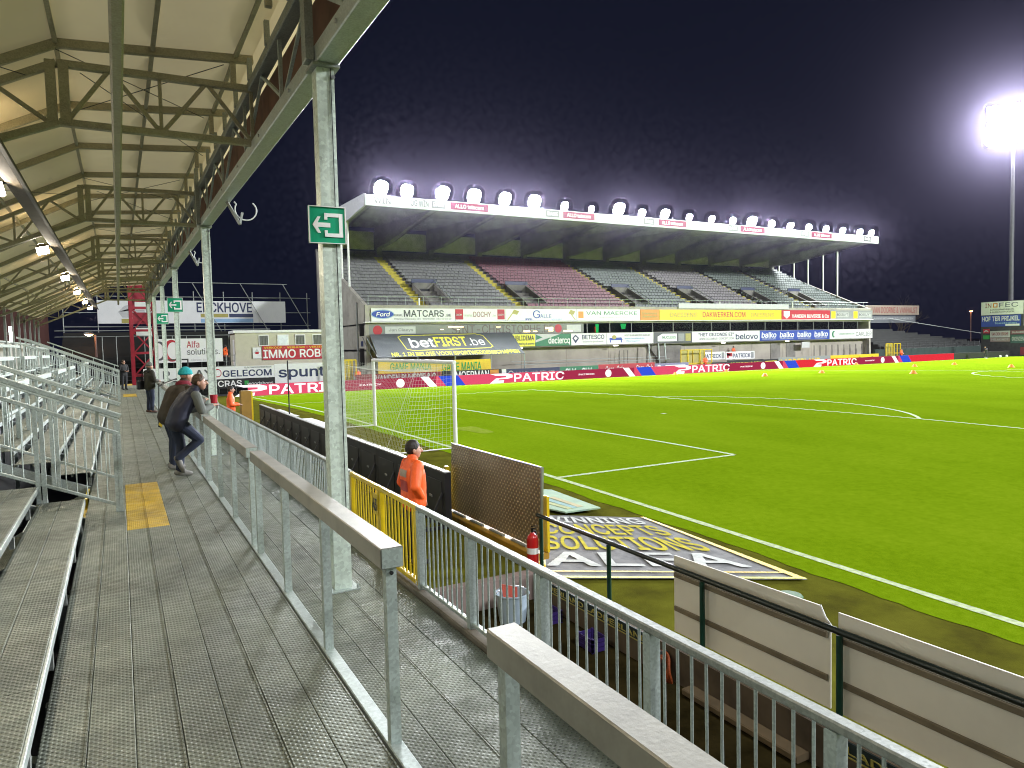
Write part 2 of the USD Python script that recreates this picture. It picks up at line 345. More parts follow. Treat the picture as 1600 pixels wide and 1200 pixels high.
part(t, 'wall', MB().box(-3.80, -3.60, -44, -14.63, -.95, -.03), M('trench_wall_concrete', (.10, .075, .05), .9, var=.4, scale=2., bump=.3, bscale=20.)); part(t, 'ledge', MB().box(-3.95, -3.805, -18.9, -17.6, -.34, -.28, .01), M('brown_ledge', (.12, .085, .045), .9, var=.3))

# ------------------------------------------------------------------ near terrace: walkway, lower deck, bleachers
ZW, ZD = .8, .6
def plank(parent, x0, x1, y0, y1, z, mat, rib):
    w = x1-x0; c = .004
    prof = [(0, -.05), (.01, -.05), (.01, -.006), (w-.01, -.006), (w-.01, -.05), (w, -.05), (w, -c), (w-c, 0), (c, 0), (0, -c)]
    v = [(x0+x, y, z+h) for y in (y0, y1) for x, h in prof]; n = len(prof)
    f = [(i, n+i, n+(i+1) % n, (i+1) % n) for i in range(n)]
    mb = MB().add(v, f)
    for o in (0, n):                                            # end caps: two flanges and the web
        for q in ((0, 1, 2, 9), (2, 9, 8, 3), (3, 4, 5, 6)): mb.f.append(np.array([[q[0], q[1], q[2]], [q[0], q[2], q[3]]])+o)
        mb.f.append(np.array([[3, 6, 7], [3, 7, 8]])+o)
    if rib: mb.box(x1-.012, x1-.002, y0, y1, z+.0005, z+.004)
    return part(parent, 'plank', mb, mat)
WK = thing('walkway', None, kind='structure', loc=(-8.1, 5, 0))
xw = np.linspace(-8.93, -7.255, 8)
yj = [-26.5, -23.5]
for i in range(7):
    ys = np.arange(-27 + (i % 2)*1.25, 34.1, 2.5) if i not in (2, 3) else np.concatenate([np.arange(-26.6, -12.7, 2.78), [-12.68, -9.2], np.arange(-6.7, 34, 2.5)])
    for y0, y1 in zip(ys[:-1], ys[1:]):
        yel = i in (2, 3) and abs(y0+12.68) < .01
        plank(WK, xw[i]+.0015, xw[i+1]-.0015, y0+.001, y1-.001, ZW, PLANKY if yel else PLANK, i % 2 == 0)
    if 0: pass
for y in np.arange(-26, 34, 1.25): part(WK, 'joist', MB().box(-8.95, -7.2, y-.04, y+.04, ZW-.16, ZW-.052), GALVD)
part(WK, 'edge_channel', MB().box(-7.235, -7.15, -27, 34, ZW-.2, ZW-.004, .006), GALV)
part(WK, 'support_beam', MB().box(-8.9, -8.8, -27, 34, -.9, ZW-.16), DARKST)
DK = thing('lower_deck', None, kind='structure', loc=(-6.6, 5, 0))
xd = np.linspace(-7.145, -6.06, 5)
for i in range(4):
    ys = np.arange(-27 + (i % 3)*.8, 34.1, 2.5)
    for y0, y1 in zip(ys[:-1], ys[1:]): plank(DK, xd[i]+.0015, xd[i+1]-.0015, y0+.001, y1-.001, ZD, PLANK, i % 2 == 1)
for y in np.arange(-26, 34, 1.25): part(DK, 'joist', MB().box(-7.15, -6.05, y-.04, y+.04, ZD-.16, ZD-.052), GALVD)
KERBM = M('dirty_plinth_concrete', (.16, .14, .11), .9, var=.5, scale=3., bump=.4, bscale=30.)
part(DK, 'plinth', MB().box(-6.05, -5.9, -27, 34, -.9, ZD+.045, .012), KERBM)

# bleacher: seven tread rows rising away from the pitch, split by two stairways
BL = thing('bleacher', 'stepped bleacher of ribbed metal treads left of the walkway', 'stand', (-10.7, 5, 0))
NR, RISE, RUN = 7, .225, .52
def tread_z(k): return ZW + RISE*k
def tread_x(k): return -8.945 - RUN*(k-1)
SPANS = [(-27, -11.42), (-8.95, 14.9), (17.6, 30.0)]
for k in range(1, NR+1):
    x1 = tread_x(k); z = tread_z(k)
    for a, b in SPANS:
        ys = np.linspace(a, b, max(2, int((b-a)/2.9)+1))
        for y0, y1 in zip(ys[:-1], ys[1:]):
            plank(BL, x1-.255, x1-.004, y0+.003, y1-.003, z, PLANK, False); plank(BL, x1-.51, x1-.259, y0+.003, y1-.003, z, PLANK, True)
        part(BL, 'nosing', MB().box(x1-.003, x1+.018, a, b, z-.075, z-.002, .004), GALV)
        for y in np.arange(a+.06, b, 1.45):
            part(BL, 'riser_bracket', MB().box(x1-.03, x1+.012, y-.03, y+.03, z-RISE+.003, z-.1), GALVD)
for a, b in SPANS:
    for y in ([a+.05, b-.05] + list(np.arange(a+3, b-2, 3))):
        mb = MB().bar((-8.95, y, ZW-.1), (tread_x(NR)-.5, y, tread_z(NR)-.12), .08, .14)
        for x in (-9.0, -10.6, -12.3): mb.bar((x, y, -.94), (x, y, ZW-.05+RISE*((-8.95-x)/RUN)), .07, .07)
        part(BL, 'raker_frame', mb, GALV)
BACKW = M('rear_cladding', (.30, .29, .25), .7, var=.2, scale=1.)
t = thing('rear_wall', 'pale panelled wall closing the top of the bleacher', 'wall', (-12.75, 5, 0))
xb = tread_x(NR)-.54
for i, y in enumerate(np.arange(-27, 30, 2.4)): part(t, 'panel', MB().box(xb-.08, xb, y+.01, y+2.39, tread_z(NR)-.1, tread_z(NR)+1.15, .01), BACKW)
for y in np.arange(-27, 30.5, 2.4): part(t, 'post', MB().box(xb+.003, xb+.09, y-.05, y+.05, tread_z(NR)-.1, 5.0), GALVD)
part(t, 'cap_rail', MB().box(xb-.1, xb+.05, -27, 30, tread_z(NR)+1.152, tread_z(NR)+1.22, .01), GALV)

# stair flights of the two stairways (yellow nosings) and their sloping guard rails
for y0, y1, lab in ((-11.35, -9.02, 'steel stair going down through the bleacher beside the yellow mat'), (15.0, 17.5, 'far steel stair through the bleacher with yellow markings')):
    t = thing('stair', lab, 'stair', (-9.3, (y0+y1)/2, 0))
    for k in range(6):
        x1 = -8.96 - .28*k; z = ZW - .17*(k+1)
        part(t, 'step', MB().box(x1-.27, x1, y0+.05, y1-.05, z-.04, z, .005), PLANK); part(t, 'yellow_nosing', MB().box(x1-.05, x1+.004, y0+.06, y1-.06, z+.0025, z+.006), YELP)
    for y in (y0+.03, y1-.03): part(t, 'stringer', MB().bar((-8.95, y, ZW-.15), (-10.7, y, ZW-1.2), .03, .2), GALV)
    part(t, 'yellow_panel', MB().box(-8.99, -8.955, y0+1.2, y1-.2, ZW-.2, ZW+.0), YELP)

def stair_rail(Y, label, side):
    """sloping guard rail at the end of a bleacher block: two posts pairs, balusters, top tube and a raised handrail on brackets"""
    t = thing('guard_rail', label, 'railing', (-10.5, Y, ZW), group=None)
    zr = lambda x, o: ZW + o + (RISE/RUN)*(-8.6-x)
    xa, xb_ = -8.5, -12.3
    part(t, 'top_rail', MB().bar((xa, Y, zr(xa, 1.12)), (xb_, Y, zr(xb_, 1.12)), .05, .05, .006), GALVL)
    part(t, 'bottom_rail', MB().bar((xa, Y, zr(xa, .12)), (xb_, Y, zr(xb_, .12)), .045, .04, .005), GALVL)
    part(t, 'handrail', MB().bar((xa+.04, Y-.07*side, zr(xa, 1.36)), (xb_, Y-.07*side, zr(xb_, 1.36)), .07, .07, .01), GALVL)
    for x in (-8.75, -9.9, -11.0, -12.0): part(t, 'bracket', MB().bar((x, Y, zr(x, 1.13)), (x+.02, Y-.07*side, zr(x, 1.34)), .035, .035, .004), GALVL)
    for x in (xa, xa-.045, -9.38, -9.45, -10.4, -11.4, xb_): part(t, 'post', MB().box(x-.025, x+.025, Y-.03, Y+.03, zr(x, -.35) if x < -8.6 else ZW, zr(x, 1.1), .006), GALVL)
    for x in np.arange(-8.66, xb_, -.118):
        if min(abs(x-q) for q in (-9.38, -9.45, -10.4, -11.4)) > .05: part(t, 'baluster', MB().tube((x, Y, zr(x, .12)), (x, Y, zr(x, 1.11)), .0085, 6), GALVL)
    return t
stair_rail(-11.39, 'near sloping galvanised guard rail with thin balusters, at the nearest bleacher block', 1)
stair_rail(-9.0, 'sloping guard rail across the near stairway opening, behind the nearest one', -1)
stair_rail(14.95, 'distant sloping guard rail on the near side of the far stairway', 1)
stair_rail(17.55, 'distant sloping guard rail on the far side of the far stairway', -1)
stair_rail(30.03, 'farthest sloping guard rail at the end of the bleacher by the red tower', 1)

for y0, y1 in ((-11.35, -9.02), (15.0, 17.5)):
    BLs = stage.GetPrimAtPath('/World/bleacher').GetPath().pathString
    part(BLs, 'stair_landing', MB().box(-12.3, -10.4, y0+.05, y1-.05, -.36, -.3), GALVD)
    for x in (-9.6, -10.9, -12.2): part(BLs, 'cross_beam', MB().box(x-.06, x+.06, y0+.0, y1, ZW-.5+(-8.9-x)*.25, ZW-.32+(-8.9-x)*.25), GALV)
# rails standing in the rows of the bleacher
n_ = 0; ORDW = 'first second third fourth fifth sixth'.split()
for k, spans in ((3, ((-8.6, -5.2), (-3.4, .2), (2.6, 6.2), (8.4, 12.0), (18.2, 21.8), (24., 27.6))), (5, ((-7.0, -3.6), (-1.2, 2.4), (5.0, 8.6), (11., 14.4), (20.6, 24.2))), (7, ((-8.6, -2.), (-1.6, 5.), (5.4, 14.4), (18., 29.)))):
    x = tread_x(k)-.12; z = tread_z(k)
    for a, b in spans:
        n_ += 1; t = thing('row_barrier', f'galvanised barrier on the {"lower" if k == 3 else "middle" if k == 5 else "top"} rows of the bleacher, {ORDW[spans.index((a, b))]} from the viewer', 'barrier', (x, (a+b)/2, z), group='barriers standing in the bleacher rows')
        part(t, 'rail', MB().box(x-.05, x+.05, a, b, z+.92, z+1.03, .008), GALVL); part(t, 'mid_rail', MB().box(x-.02, x+.02, a, b, z+.5, z+.55, .004), GALVL)
        for y in np.linspace(a+.1, b-.1, max(3, int((b-a)/1.15))): part(t, 'post', MB().box(x-.03, x+.03, y-.03, y+.03, z+.001, z+.919, .005), GALVL)

# crush barriers along the walkway
def barrier(y0, y1, label, n):
    t = thing('crush_barrier', label, 'barrier', (-7.19, (y0+y1)/2, ZW), group=None)
    X = -7.19
    b = MB().box(X-.065, X+.065, y0, y1, ZW+.985, ZW+1.10, .006)
    r = part(t, 'rail', b, M('weathered_aluminium_rail', (.34, .33, .285), .5, .25, var=.22, scale=3.5, bump=.1, bscale=50.))
    for y, s in ((y0-.003, -1), (y1+.003, 1)): part(r, 'end_plate', MB().box(X-.058, X+.058, min(y, y+s*.004), max(y, y+s*.004), ZW+.99, ZW+1.095), GALVL)
    ys = np.linspace(y0+.05, y1-.05, n)
    for i, y in enumerate(ys):
        p = part(t, 'post', MB().box(X-.03, X+.03, y-.03, y+.03, ZW-.12, ZW+.984, .005), GALVL)
        if i == 0: part(p, 'bolt', MB().tube((X, y-.042, ZW+.955), (X, y-.0305, ZW+.955), .011, 8), BLACK)
for y0, y1, lab, n in ((-26.0, -20.2, 'nearest crush barrier, cut off by the bottom of the picture', 5), (-18.93, -14.55, 'crush barrier with pale square end cap, in front of the exit sign column', 4),
                       (-14.25, -9.6, 'second complete crush barrier, its white end cap in the middle of the walkway', 4), (-9.35, -4.9, 'crush barrier the two leaning men stand at', 4),
                       (-4.6, -.1, 'crush barrier just beyond the two leaning men', 4), (.2, 4.7, 'crush barrier next to the man with the bag', 4), (5.0, 9.5, 'crush barrier beyond the man with the bag', 4), (9.8, 18., 'long crush barrier at the far end of the walkway', 6)):
    barrier(y0, y1, lab, n)

# spectator fence between lower deck and trench
XF = -5.975; FB, FT = ZD+.07, 1.455
def fence_panel(t, y0, y1, mat, bal=.103):
    n = max(2, int(round((y1-y0)/bal)))
    for y in np.linspace(y0, y1, n+1)[1:-1]: part(t, 'baluster', MB().tube((XF, y, FB+.03), (XF, y, FT-.05), .0085, 6), mat)
FY = [-16.2-1.14*i for i in range(1, 9)]
t = thing('fence', 'galvanised balustrade fence from the yellow gate towards the viewer', 'fence', (XF, -21, ZD))
posts = [-16.22] + FY
for y in posts: part(t, 'post', MB().box(XF-.035, XF+.035, y-.03, y+.03, ZD+.046, FT-.045, .006), GALV)
for a, b in zip(posts[1:], posts[:-1]): fence_panel(t, a, b, GALV)
part(t, 'top_rail', MB().box(XF-.035, XF+.035, posts[-1], posts[0]+.03, FT-.045, FT, .008), GALVD); part(t, 'bottom_rail', MB().box(XF-.02, XF+.02, posts[-1], posts[0], FB, FB+.035, .005), GALV)
t = thing('fence', 'galvanised balustrade fence running from the yellow gate to the far end', 'fence', (XF, 8, ZD))
posts = [-13.86 + 1.14*i for i in range(0, 36)]
for y in posts: part(t, 'post', MB().box(XF-.035, XF+.035, y-.03, y+.03, ZD+.046, FT-.045), GALV)
for i, (a, b) in enumerate(zip(posts[:-1], posts[1:])):
    if i < 12: fence_panel(t, a, b, GALV)
    else:
        mb = MB()
        for y in np.linspace(a, b, 12)[1:-1]: mb.tube((XF, y, FB+.03), (XF, y, FT-.05), .0085, 4)
        part(t, 'baluster_panel', mb, GALV)
part(t, 'top_rail', MB().box(XF-.035, XF+.035, posts[0], posts[-1], FT-.045, FT, .008), GALVD); part(t, 'bottom_rail', MB().box(XF-.02, XF+.02, posts[0], posts[-1], FB, FB+.035), GALV)
# yellow double gate
t = thing('gate', 'yellow double gate with vertical bars and a number plate, in front of the steward', 'gate', (XF, -15.03, ZD))
for y0, y1 in ((-16.165, -15.03), (-15.02, -13.92)):
    lf = part(t, 'leaf_frame', MB().box(XF-.025, XF+.025, y0, y1, FT-.055, FT-.005, .006).box(XF-.025, XF+.025, y0, y1, FB-.01, FB+.04, .006).box(XF-.0245, XF+.0245, y0, y0+.055, FB+.04, FT-.055).box(XF-.0245, XF+.0245, y1-.055, y1, FB+.04, FT-.055), YELP)
    for y in np.linspace(y0+.055, y1-.055, 11)[1:-1]: part(lf, 'bar', MB().tube((XF, y, FB+.04), (XF, y, FT-.055), .0095, 6), YELP)
    part(lf, 'reflector', MB().tube((XF-.03, y0+.03, FB+.015), (XF-.026, y0+.03, FB+.015), .016, 8), WHITE)
board('', '', '', (XF-.032, -14.86, 1.12), (0, -1, 0), .17, .24, YELP, [('t', '43', .12, .22, .55, BLACK, dict(width=.75))], parent=t, thick=.004)

# ------------------------------------------------------------------ near roof: columns, eave truss, roof trusses, membrane
XE = -6.6
def rz(y): return .012*(y+12)
COLY = [-25.9, -15.62, -5.0, 5.2, 13.6, 22.0, 30.2]
CLAB = ['nearest roof column', 'tall galvanised column carrying the large green exit sign', 'second galvanised column, beyond the leaning men', 'third column, carrying a small green exit sign', 'fourth column, with a green exit sign turned edge on', 'fifth column at the far end', 'last column at the far end']
for y, lab in zip(COLY[1:], CLAB[1:]):
    t = thing('roof_column', lab + ' of the near roof', 'column', (XE, y, ZD))
    zt = 5.68 + rz(y)
    part(t, 'shaft', MB().box(XE-.085, XE+.085, y-.085, y+.085, ZD+.012, zt, .01), COLZ)
    part(t, 'upper_post', MB().box(XE-.175, XE-.098, y-.08, y+.08, zt+.06, 6.98+rz(y), .008), GALVD)
    part(t, 'base_plate', MB().box(XE-.15, XE+.15, y-.15, y+.15, ZD+.001, ZD+.014), GALV)
    for sx in (-.13, .13): part(t, 'anchor_bolt', MB().tube((XE+sx, y-.13, ZD+.014), (XE+sx, y-.13, ZD+.05), .012, 6), GALV)
    part(t, 'head_plate', MB().box(XE-.13, XE+.13, y-.14, y+.14, zt+.001, zt+.03), GALVD)
    part(t, 'head_bolt', MB().tube((XE+.07, y-.084, zt-.08), (XE+.07, y-.105, zt-.08), .02, 8), CHROME)
    part(t, 'cable', MB().tube((XE+.05, y-.092, ZD+.5), (XE+.05, y-.092, zt), .0045, 5), BLACK)

MEMB = usdkit.material(stage, '/World/Looks/roof_membrane', {
    'g': ('geometry', {}), 'n': ('noise_texture', {'scale': .5, 'detail': 5.}), 'n2': ('noise_texture', {'scale': 3., 'detail': 4.}), 'r': ('rgb_ramp', {'ramp': [(.3, (.66, .57, .34)), (.55, (.74, .65, .41)), (.75, (.78, .69, .46))]}),
    'b': ('bump', {'strength': .25, 'distance': .05}), 'p': ('principled_bsdf', {'roughness': .6}), 't': ('translucent_bsdf', {'color': (.80, .68, .40)}), 'm': ('mix_closure', {'fac': .26})},
    [('g.position', 'n.vector'), ('g.position', 'n2.vector'), ('n.fac', 'r.fac'), ('r.color', 'p.base_color'), ('n2.fac', 'b.height'), ('b.normal', 'p.normal'), ('p.BSDF', 'm.closure1'), ('t.BSDF', 'm.closure2')], surface='m.closure')
ROOFST = galvanised('roof_galvanised_steel', (.31, .29, .20), .6, .15)
YR0, YR1 = -27.0, 32.0
# eave box truss with brown boards behind its lattice
t = thing('eave_truss', 'long lattice girder along the edge of the near roof, backed with brown boards', 'truss', (XE, 2, 5.7))
def ev(y, z): return z + rz(y)
part(t, 'lower_chord', MB().bar((XE+.02, YR0, ev(YR0, 5.80)), (XE+.02, YR1, ev(YR1, 5.80)), .22, .17, .01), GALV)
part(t, 'upper_chord', MB().bar((XE-.03, YR0, ev(YR0, 6.62)), (XE-.03, YR1, ev(YR1, 6.62)), .16, .12, .01), GALVD)
part(t, 'lower_chord_lip', MB().bar((XE+.1, YR0, ev(YR0, 5.898)), (XE+.1, YR1, ev(YR1, 5.898)), .03, .02), GALVL)
for y in np.arange(YR0, YR1-2, 2.5):
    part(t, 'fascia_board', MB().bar((XE+.1, y+.004, ev(y, 6.25)), (XE+.1, y+2.494, ev(y+2.5, 6.25)), .02, .66), RUST)
step = 1.3
for i, y in enumerate(np.arange(YR0, YR1-1.3, step)):
    a, b = (ev(y, 5.89), ev(y+step, 6.56)) if i % 2 == 0 else (ev(y, 6.56), ev(y+step, 5.89))
    part(t, 'lattice_bar', MB().bar((XE-.03, y, a), (XE-.03, y+step, b), .035, .035), GALV)
    if i % 2: part(t, 'lattice_post', MB().bar((XE-.06, y+step, ev(y, 5.885)), (XE-.06, y+step, ev(y, 6.56)), .04, .04), GALV)
    part(t, 'strut', MB().bar((XE-.1, y+.5, ev(y, 6.66)), (XE-.1, y+.5, ev(y, 6.95)), .06, .06), GALVD)
for y in np.arange(-26, 31, 1.9): part(t, 'bolt_head', MB().tube((XE-.10, y, ev(y, 5.79)), (XE-.118, y, ev(y, 5.79)), .022, 8), CHROME)
part(t, 'end_plate', MB().box(XE-.1, XE+.13, YR1, YR1+.02, 5.7, 7.6), GALVD)

# roof section (x, z): eave -> kink -> rear; the membrane lies on bent rafters, lattice trusses carry the rafters
XK, XR = -8.95, -12.9
RS = [(-6.62, 6.98), (XK, 6.80), (XR, 4.72)]
TRY = [-20.3, -12.0, -4.05, 4.6, 12.6, 21.0, 29.5]
for i, y in enumerate(TRY):
    t = thing('roof_truss', ['roof truss above the viewer', 'nearest visible roof truss, a bent lattice with a double king post', 'second roof truss from the viewer', 'third roof truss from the viewer', 'fourth roof truss from the viewer', 'fifth roof truss from the viewer', 'last roof truss at the open far end of the roof'][i], 'truss', (XK, y, 6))
    q = rz(y); U = [(XE-.06, 6.60+q), (XK, 6.58+q), (XR, 4.50+q)]; L = [(XE-.06, 5.86+q), (XK, 5.86+q), (XR, 4.15+q)]
    P = lambda a: (a[0], y, a[1])
    part(t, 'upper_chord', MB().bar(P(U[0]), P(U[1]), .1, .085, .008).bar(P(U[1]), P(U[2]), .1, .085, .008), ROOFST)
    part(t, 'lower_chord', MB().bar(P(L[0]), P(L[1]), .1, .085, .008).bar(P(L[1]), P(L[2]), .1, .085, .008), ROOFST)
    for dx in (-.07, .07): part(t, 'king_post', MB().box(XK+dx-.055, XK+dx+.055, y-.06, y+.06, 5.85+q, 6.6+q, .01), ROOFST)
    lerp = lambda a, b, s: (a[0]+(b[0]-a[0])*s, a[1]+(b[1]-a[1])*s)
    nodes = []
    for A, B, C, D, n in ((U[1], U[0], L[1], L[0], 4), (U[1], U[2], L[1], L[2], 6)):
        for j in range(n):
            s0, s1 = (j+(.12 if j == 0 else 0))/n, (j+1)/n
            a, b = (lerp(C, D, s0), lerp(A, B, s1)) if j % 2 == 0 else (lerp(A, B, s0), lerp(C, D, s1))
            part(t, 'diagonal', MB().bar(P(a), P(b), .05, .05, .004), ROOFST)
            if j % 2: part(t, 'vertical', MB().bar(P(lerp(C, D, s1)), P(lerp(A, B, s1)), .045, .045, .004), ROOFST)
    part(t, 'tie_rod', MB().tube((XK+.25, y, 6.5+q), (-6.9, y+4, 6.62+q), .006, 5).tube((XK-.3, y, 6.38+q), (XK-1.6, y-2.5, 5.9+q), .006, 5), DARKST)
t = thing('roof_canopy', 'cream fabric canopy of the near stand, stretched over bent rafters', 'roof', (-9.5, 2, 6.8))
yy = np.linspace(YR0, YR1, 228); 
prof = []
for (x0, z0), (x1, z1), n in ((RS[0], RS[1], 10), (RS[1], RS[2], 14)):
    for j in range(n): s = j/n; prof.append((x0+(x1-x0)*s, z0+(z1-z0)*s))
prof.append(RS[2]); prof = np.array(prof); k = len(prof)
RAFT = np.arange(-12.0-2.62*6, YR1, 2.62)
sag = lambda y: .05*abs(math.sin(math.pi*(y-RAFT[0])/2.62))
V = np.array([[x, y, z+.085+rz(y)-sag(y)*(1 if 0 < j < k-1 else .4)] for y in yy for j, (x, z) in enumerate(prof)])
F = [(a*k+b, a*k+b+1, (a+1)*k+b+1, (a+1)*k+b) for a in range(len(yy)-1) for b in range(k-1)]
part(t, 'membrane', MB().add(V, F), MEMB, smooth=True)
vl = np.array([[x, y, z+rz(y)] for y in yy for x, z in ((RS[0][0], 7.065), (-6.36, 7.07), (-6.33, 6.62))])
part(t, 'valance', MB().add(vl, [(a*3+b, a*3+b+1, a*3+b+4, a*3+b+3) for a in range(len(yy)-1) for b in (0, 1)]), MEMB)
for y in RAFT:
    q = rz(y); mb = MB()
    for (x0, z0), (x1, z1) in zip(RS[:-1], RS[1:]): mb.bar((x0, y, z0+q+.02), (x1, y, z1+q+.02), .085, .11, .01)
    part(t, 'rafter', mb, ROOFST)
    part(t, 'rafter_leg', MB().box(XE-.32, XE-.25, y-.035, y+.035, 6.62+q, 6.92+q), ROOFST)
for x, z in ((XK, 6.84), (-7.87, 6.92), (-6.85, 7.0), (-10.4, 6.07), (-11.7, 5.38)):
    part(t, 'purlin', MB().bar((x, YR0, z+rz(YR0)), (x, YR1, z+rz(YR1)), .05, .06), ROOFST)
for y in RAFT[3::3]: part(t, 'wind_brace', MB().tube((XK, y, 6.75+rz(y)), (-7.0, y+2.6, 6.9+rz(y)), .006, 5).tube((-7.0, y, 6.88+rz(y)), (XK, y+2.6, 6.72+rz(y)), .006, 5), DARKST)
single('service_tube', 'straight steel tube hung under the trusses along the whole near roof', 'tube', MB().bar((-8.33, YR0, 5.72+rz(YR0)), (-8.33, YR1, 5.72+rz(YR1)), .11, .11, .02), ROOFST)
t = thing('lamp_beam', 'dark hollow beam with the row of warm lamps under the near roof', 'beam', (-9.63, 2, 5.4))
part(t, 'beam', MB().bar((-9.63, YR0, 5.46+rz(YR0)), (-9.63, YR1, 5.46+rz(YR1)), .2, .16, .015), M('brown_beam_paint', (.075, .06, .038), .7, var=.35))
part(t, 'cable_tray', MB().bar((-9.5, YR0, 5.36+rz(YR0)), (-9.5, YR1, 5.36+rz(YR1)), .05, .03), DARKST)
WARM = emit('warm_lamp_glow', (1., .88, .70), ROOFLAMP)
def roof_lamp(label, y):
    t = thing('roof_lamp', label, 'lamp', (-9.8, y, 5.3+rz(y)), group='warm lamps under the near roof')
    z = 5.27+rz(y); a = np.array([.35, 0, -1.]); a /= np.linalg.norm(a)
    d = np.array([.28, -.30, -1.]); d /= np.linalg.norm(d); a_ = np.array([0, 1., -.3]); a_ /= np.linalg.norm(a_); b_ = np.cross(d, a_); c = np.array([-9.86, y, z])
    pr = lambda k, s: [c + d*k + a_*u*.19*s + b_*v*.115*s for u, v in ((-1, -1), (1, -1), (1, 1), (-1, 1))]
    part(t, 'housing', MB().add(pr(-.12, .6)+pr(-.002, 1.1), [(k, (k+1) % 4, 4+(k+1) % 4, 4+k) for k in range(4)]), DARKST)
    part(t, 'bracket', MB().bar(c-d*.1, (-9.66, y, 5.40+rz(y)), .04, .04), DARKST)
    part(t, 'upper_glass', MB().add(pr(-.125, .55), [(3, 2, 1, 0)]), emit('amber_up_glow', (1., .68, .34), ROOFLAMP*.6))
    part(t, 'lens', MB().add(pr(0, 1)+pr(.03, .85), [(4, 5, 6, 7)]+[(k, (k+1) % 4, 4+(k+1) % 4, 4+k) for k in range(4)]), WARM)
ly = [-10.3, -2.9, 5.0, 12.6, 20.6, 28.0]
for y, n in zip([-17.5]+ly, ['lamp above the viewer', 'nearest lit lamp in the row at the left edge', 'second lit lamp in the row under the roof', 'third lit lamp in the row under the roof', 'fourth lit lamp in the row under the roof', 'fifth small lit lamp in the row under the roof', 'farthest lit lamp in the row under the roof']):
    roof_lamp(n, y)
# loudspeaker/camera bracket with a coiled cable under the eave
for y, lab in ((-8.3, 'dark bracket with a looping pale cable hung under the eave girder'), (-.2, 'second cable bracket under the eave girder, beyond the second column')):
    t = thing('cable_bracket', lab, 'bracket', (XE+.2, y, 5.6))
    z = 5.7+rz(y)
    part(t, 'arm', MB().bar((XE+.05, y, z), (XE+.25, y-.1, z-.42), .05, .05).bar((XE+.25, y-.1, z-.42), (XE+.3, y-.1, z-.2), .04, .04), GALVD)
    a = np.linspace(0, 5.2, 26); part(t, 'cable', MB().path([(XE+.17+.03*q, y-.05, z) if i == 0 else (XE+.32+.16*math.cos(q+2.2)+.02*q, y-.05, z-.16+.17*math.sin(q+2.2)) for i, q in enumerate(a)], .014, 6), M('grey_cable', (.5, .52, .5), .5), smooth=True)

# green exit signs on the columns
def exit_sign(y, label, s=.35, z=4.155, x=XE-.04):
    t = board('exit_sign', label, 'sign', (x-s/2, y-.115, z-s/2), (1, 0, 0), s, s, M('exit_green', (.005, .30, .15), .35, var=.06), [
        ('p', [(.18, .44), (.18, .56), (.58, .56), (.58, .44)], WHITE), ('p', [(.1, .5), (.24, .72), (.32, .72), (.21, .5)], WHITE), ('p', [(.1, .5), (.21, .5), (.32, .28), (.24, .28)], WHITE),
        ('p', [(.42, .72), (.42, .82), (.92, .82), (.92, .72)], WHITE), ('p', [(.82, .18), (.82, .82), (.92, .82), (.92, .18)], WHITE), ('p', [(.42, .18), (.42, .28), (.92, .28), (.92, .18)], WHITE), ('p', [(.42, .64), (.42, .82), (.5, .82), (.5, .64)], WHITE), ('p', [(.42, .18), (.42, .36), (.5, .36), (.5, .18)], WHITE),
        ('r', 0, 0, 1, .02, WHITE), ('r', 0, .98, 1, 1, WHITE), ('r', 0, 0, .02, 1, WHITE), ('r', .98, 0, 1, 1, WHITE)], thick=.02, frame=None)
exit_sign(-15.62, 'large green exit sign with white arrow on the nearest column')
exit_sign(5.2, 'small green exit sign on the third column, before the white billboard', .5, 4.62)
exit_sign(13.6, 'smallest green exit sign on the fourth column', .5, 4.5)

# ================================================================== PITCH SIDE, NEAR
# LED boards behind the goal seen from the back
t = thing('led_board', 'black back of the LED board running behind the goal', 'LED board', (-3.87, -3, 0))
for y0 in np.arange(-12.05, 5.3, 1.16):
    y1 = min(y0+1.155, 5.4)
    c = part(t, 'cabinet', MB().box(-3.93, -3.82, y0, y1-.004, .02, .93, .008), LEDBACK)
    part(c, 'service_door', MB().box(-3.942, -3.931, y0+.12, y1-.14, .12, .78, .003), M('led_door', (.02, .02, .022), .5))
    part(c, 'handle', MB().box(-3.955, -3.943, y0+.5, y0+.62, .46, .5, .003), GREY)
    part(c, 'foot', MB().bar((-3.93, y0+.1, .03), (-4.25, y0+.1, .03), .05, .05).bar((-4.22, y0+.1, .05), (-3.935, y0+.1, .6), .03, .03), LEDBACK)
part(t, 'top_trim', MB().box(-3.925, -3.825, -12.05, 5.4, .932, .95), SILVER)
part(t, 'label_plate', MB().box(-3.936, -3.931, -11.75, -11.65, .62, .74), WHITE)
t = thing('foam_post', 'brown and yellow padded block closing the end of the LED board', 'padding', (-4.15, 6.55, 0))
part(t, 'pad', MB().box(-4.42, -4.06, 6.3, 6.8, 0, 1.42, .04), M('brown_foam', (.30, .17, .03), .8)); part(t, 'edge_pad', MB().box(-4.055, -4.0, 6.3, 6.8, .02, 1.4, .02), YELP)
for a, b, lab in (((-2.75, -1.9), (-2.2, 2.9), 'farther white mat lying on the turf behind the goal, nearest the foam block'), ((-2.8, -5.6), (-2.3, -2.6), 'long white mat lying on the turf behind the LED board')):
    y0, y1 = a[1], b[1]
    if y0 > y1: y0, y1 = y1, y0
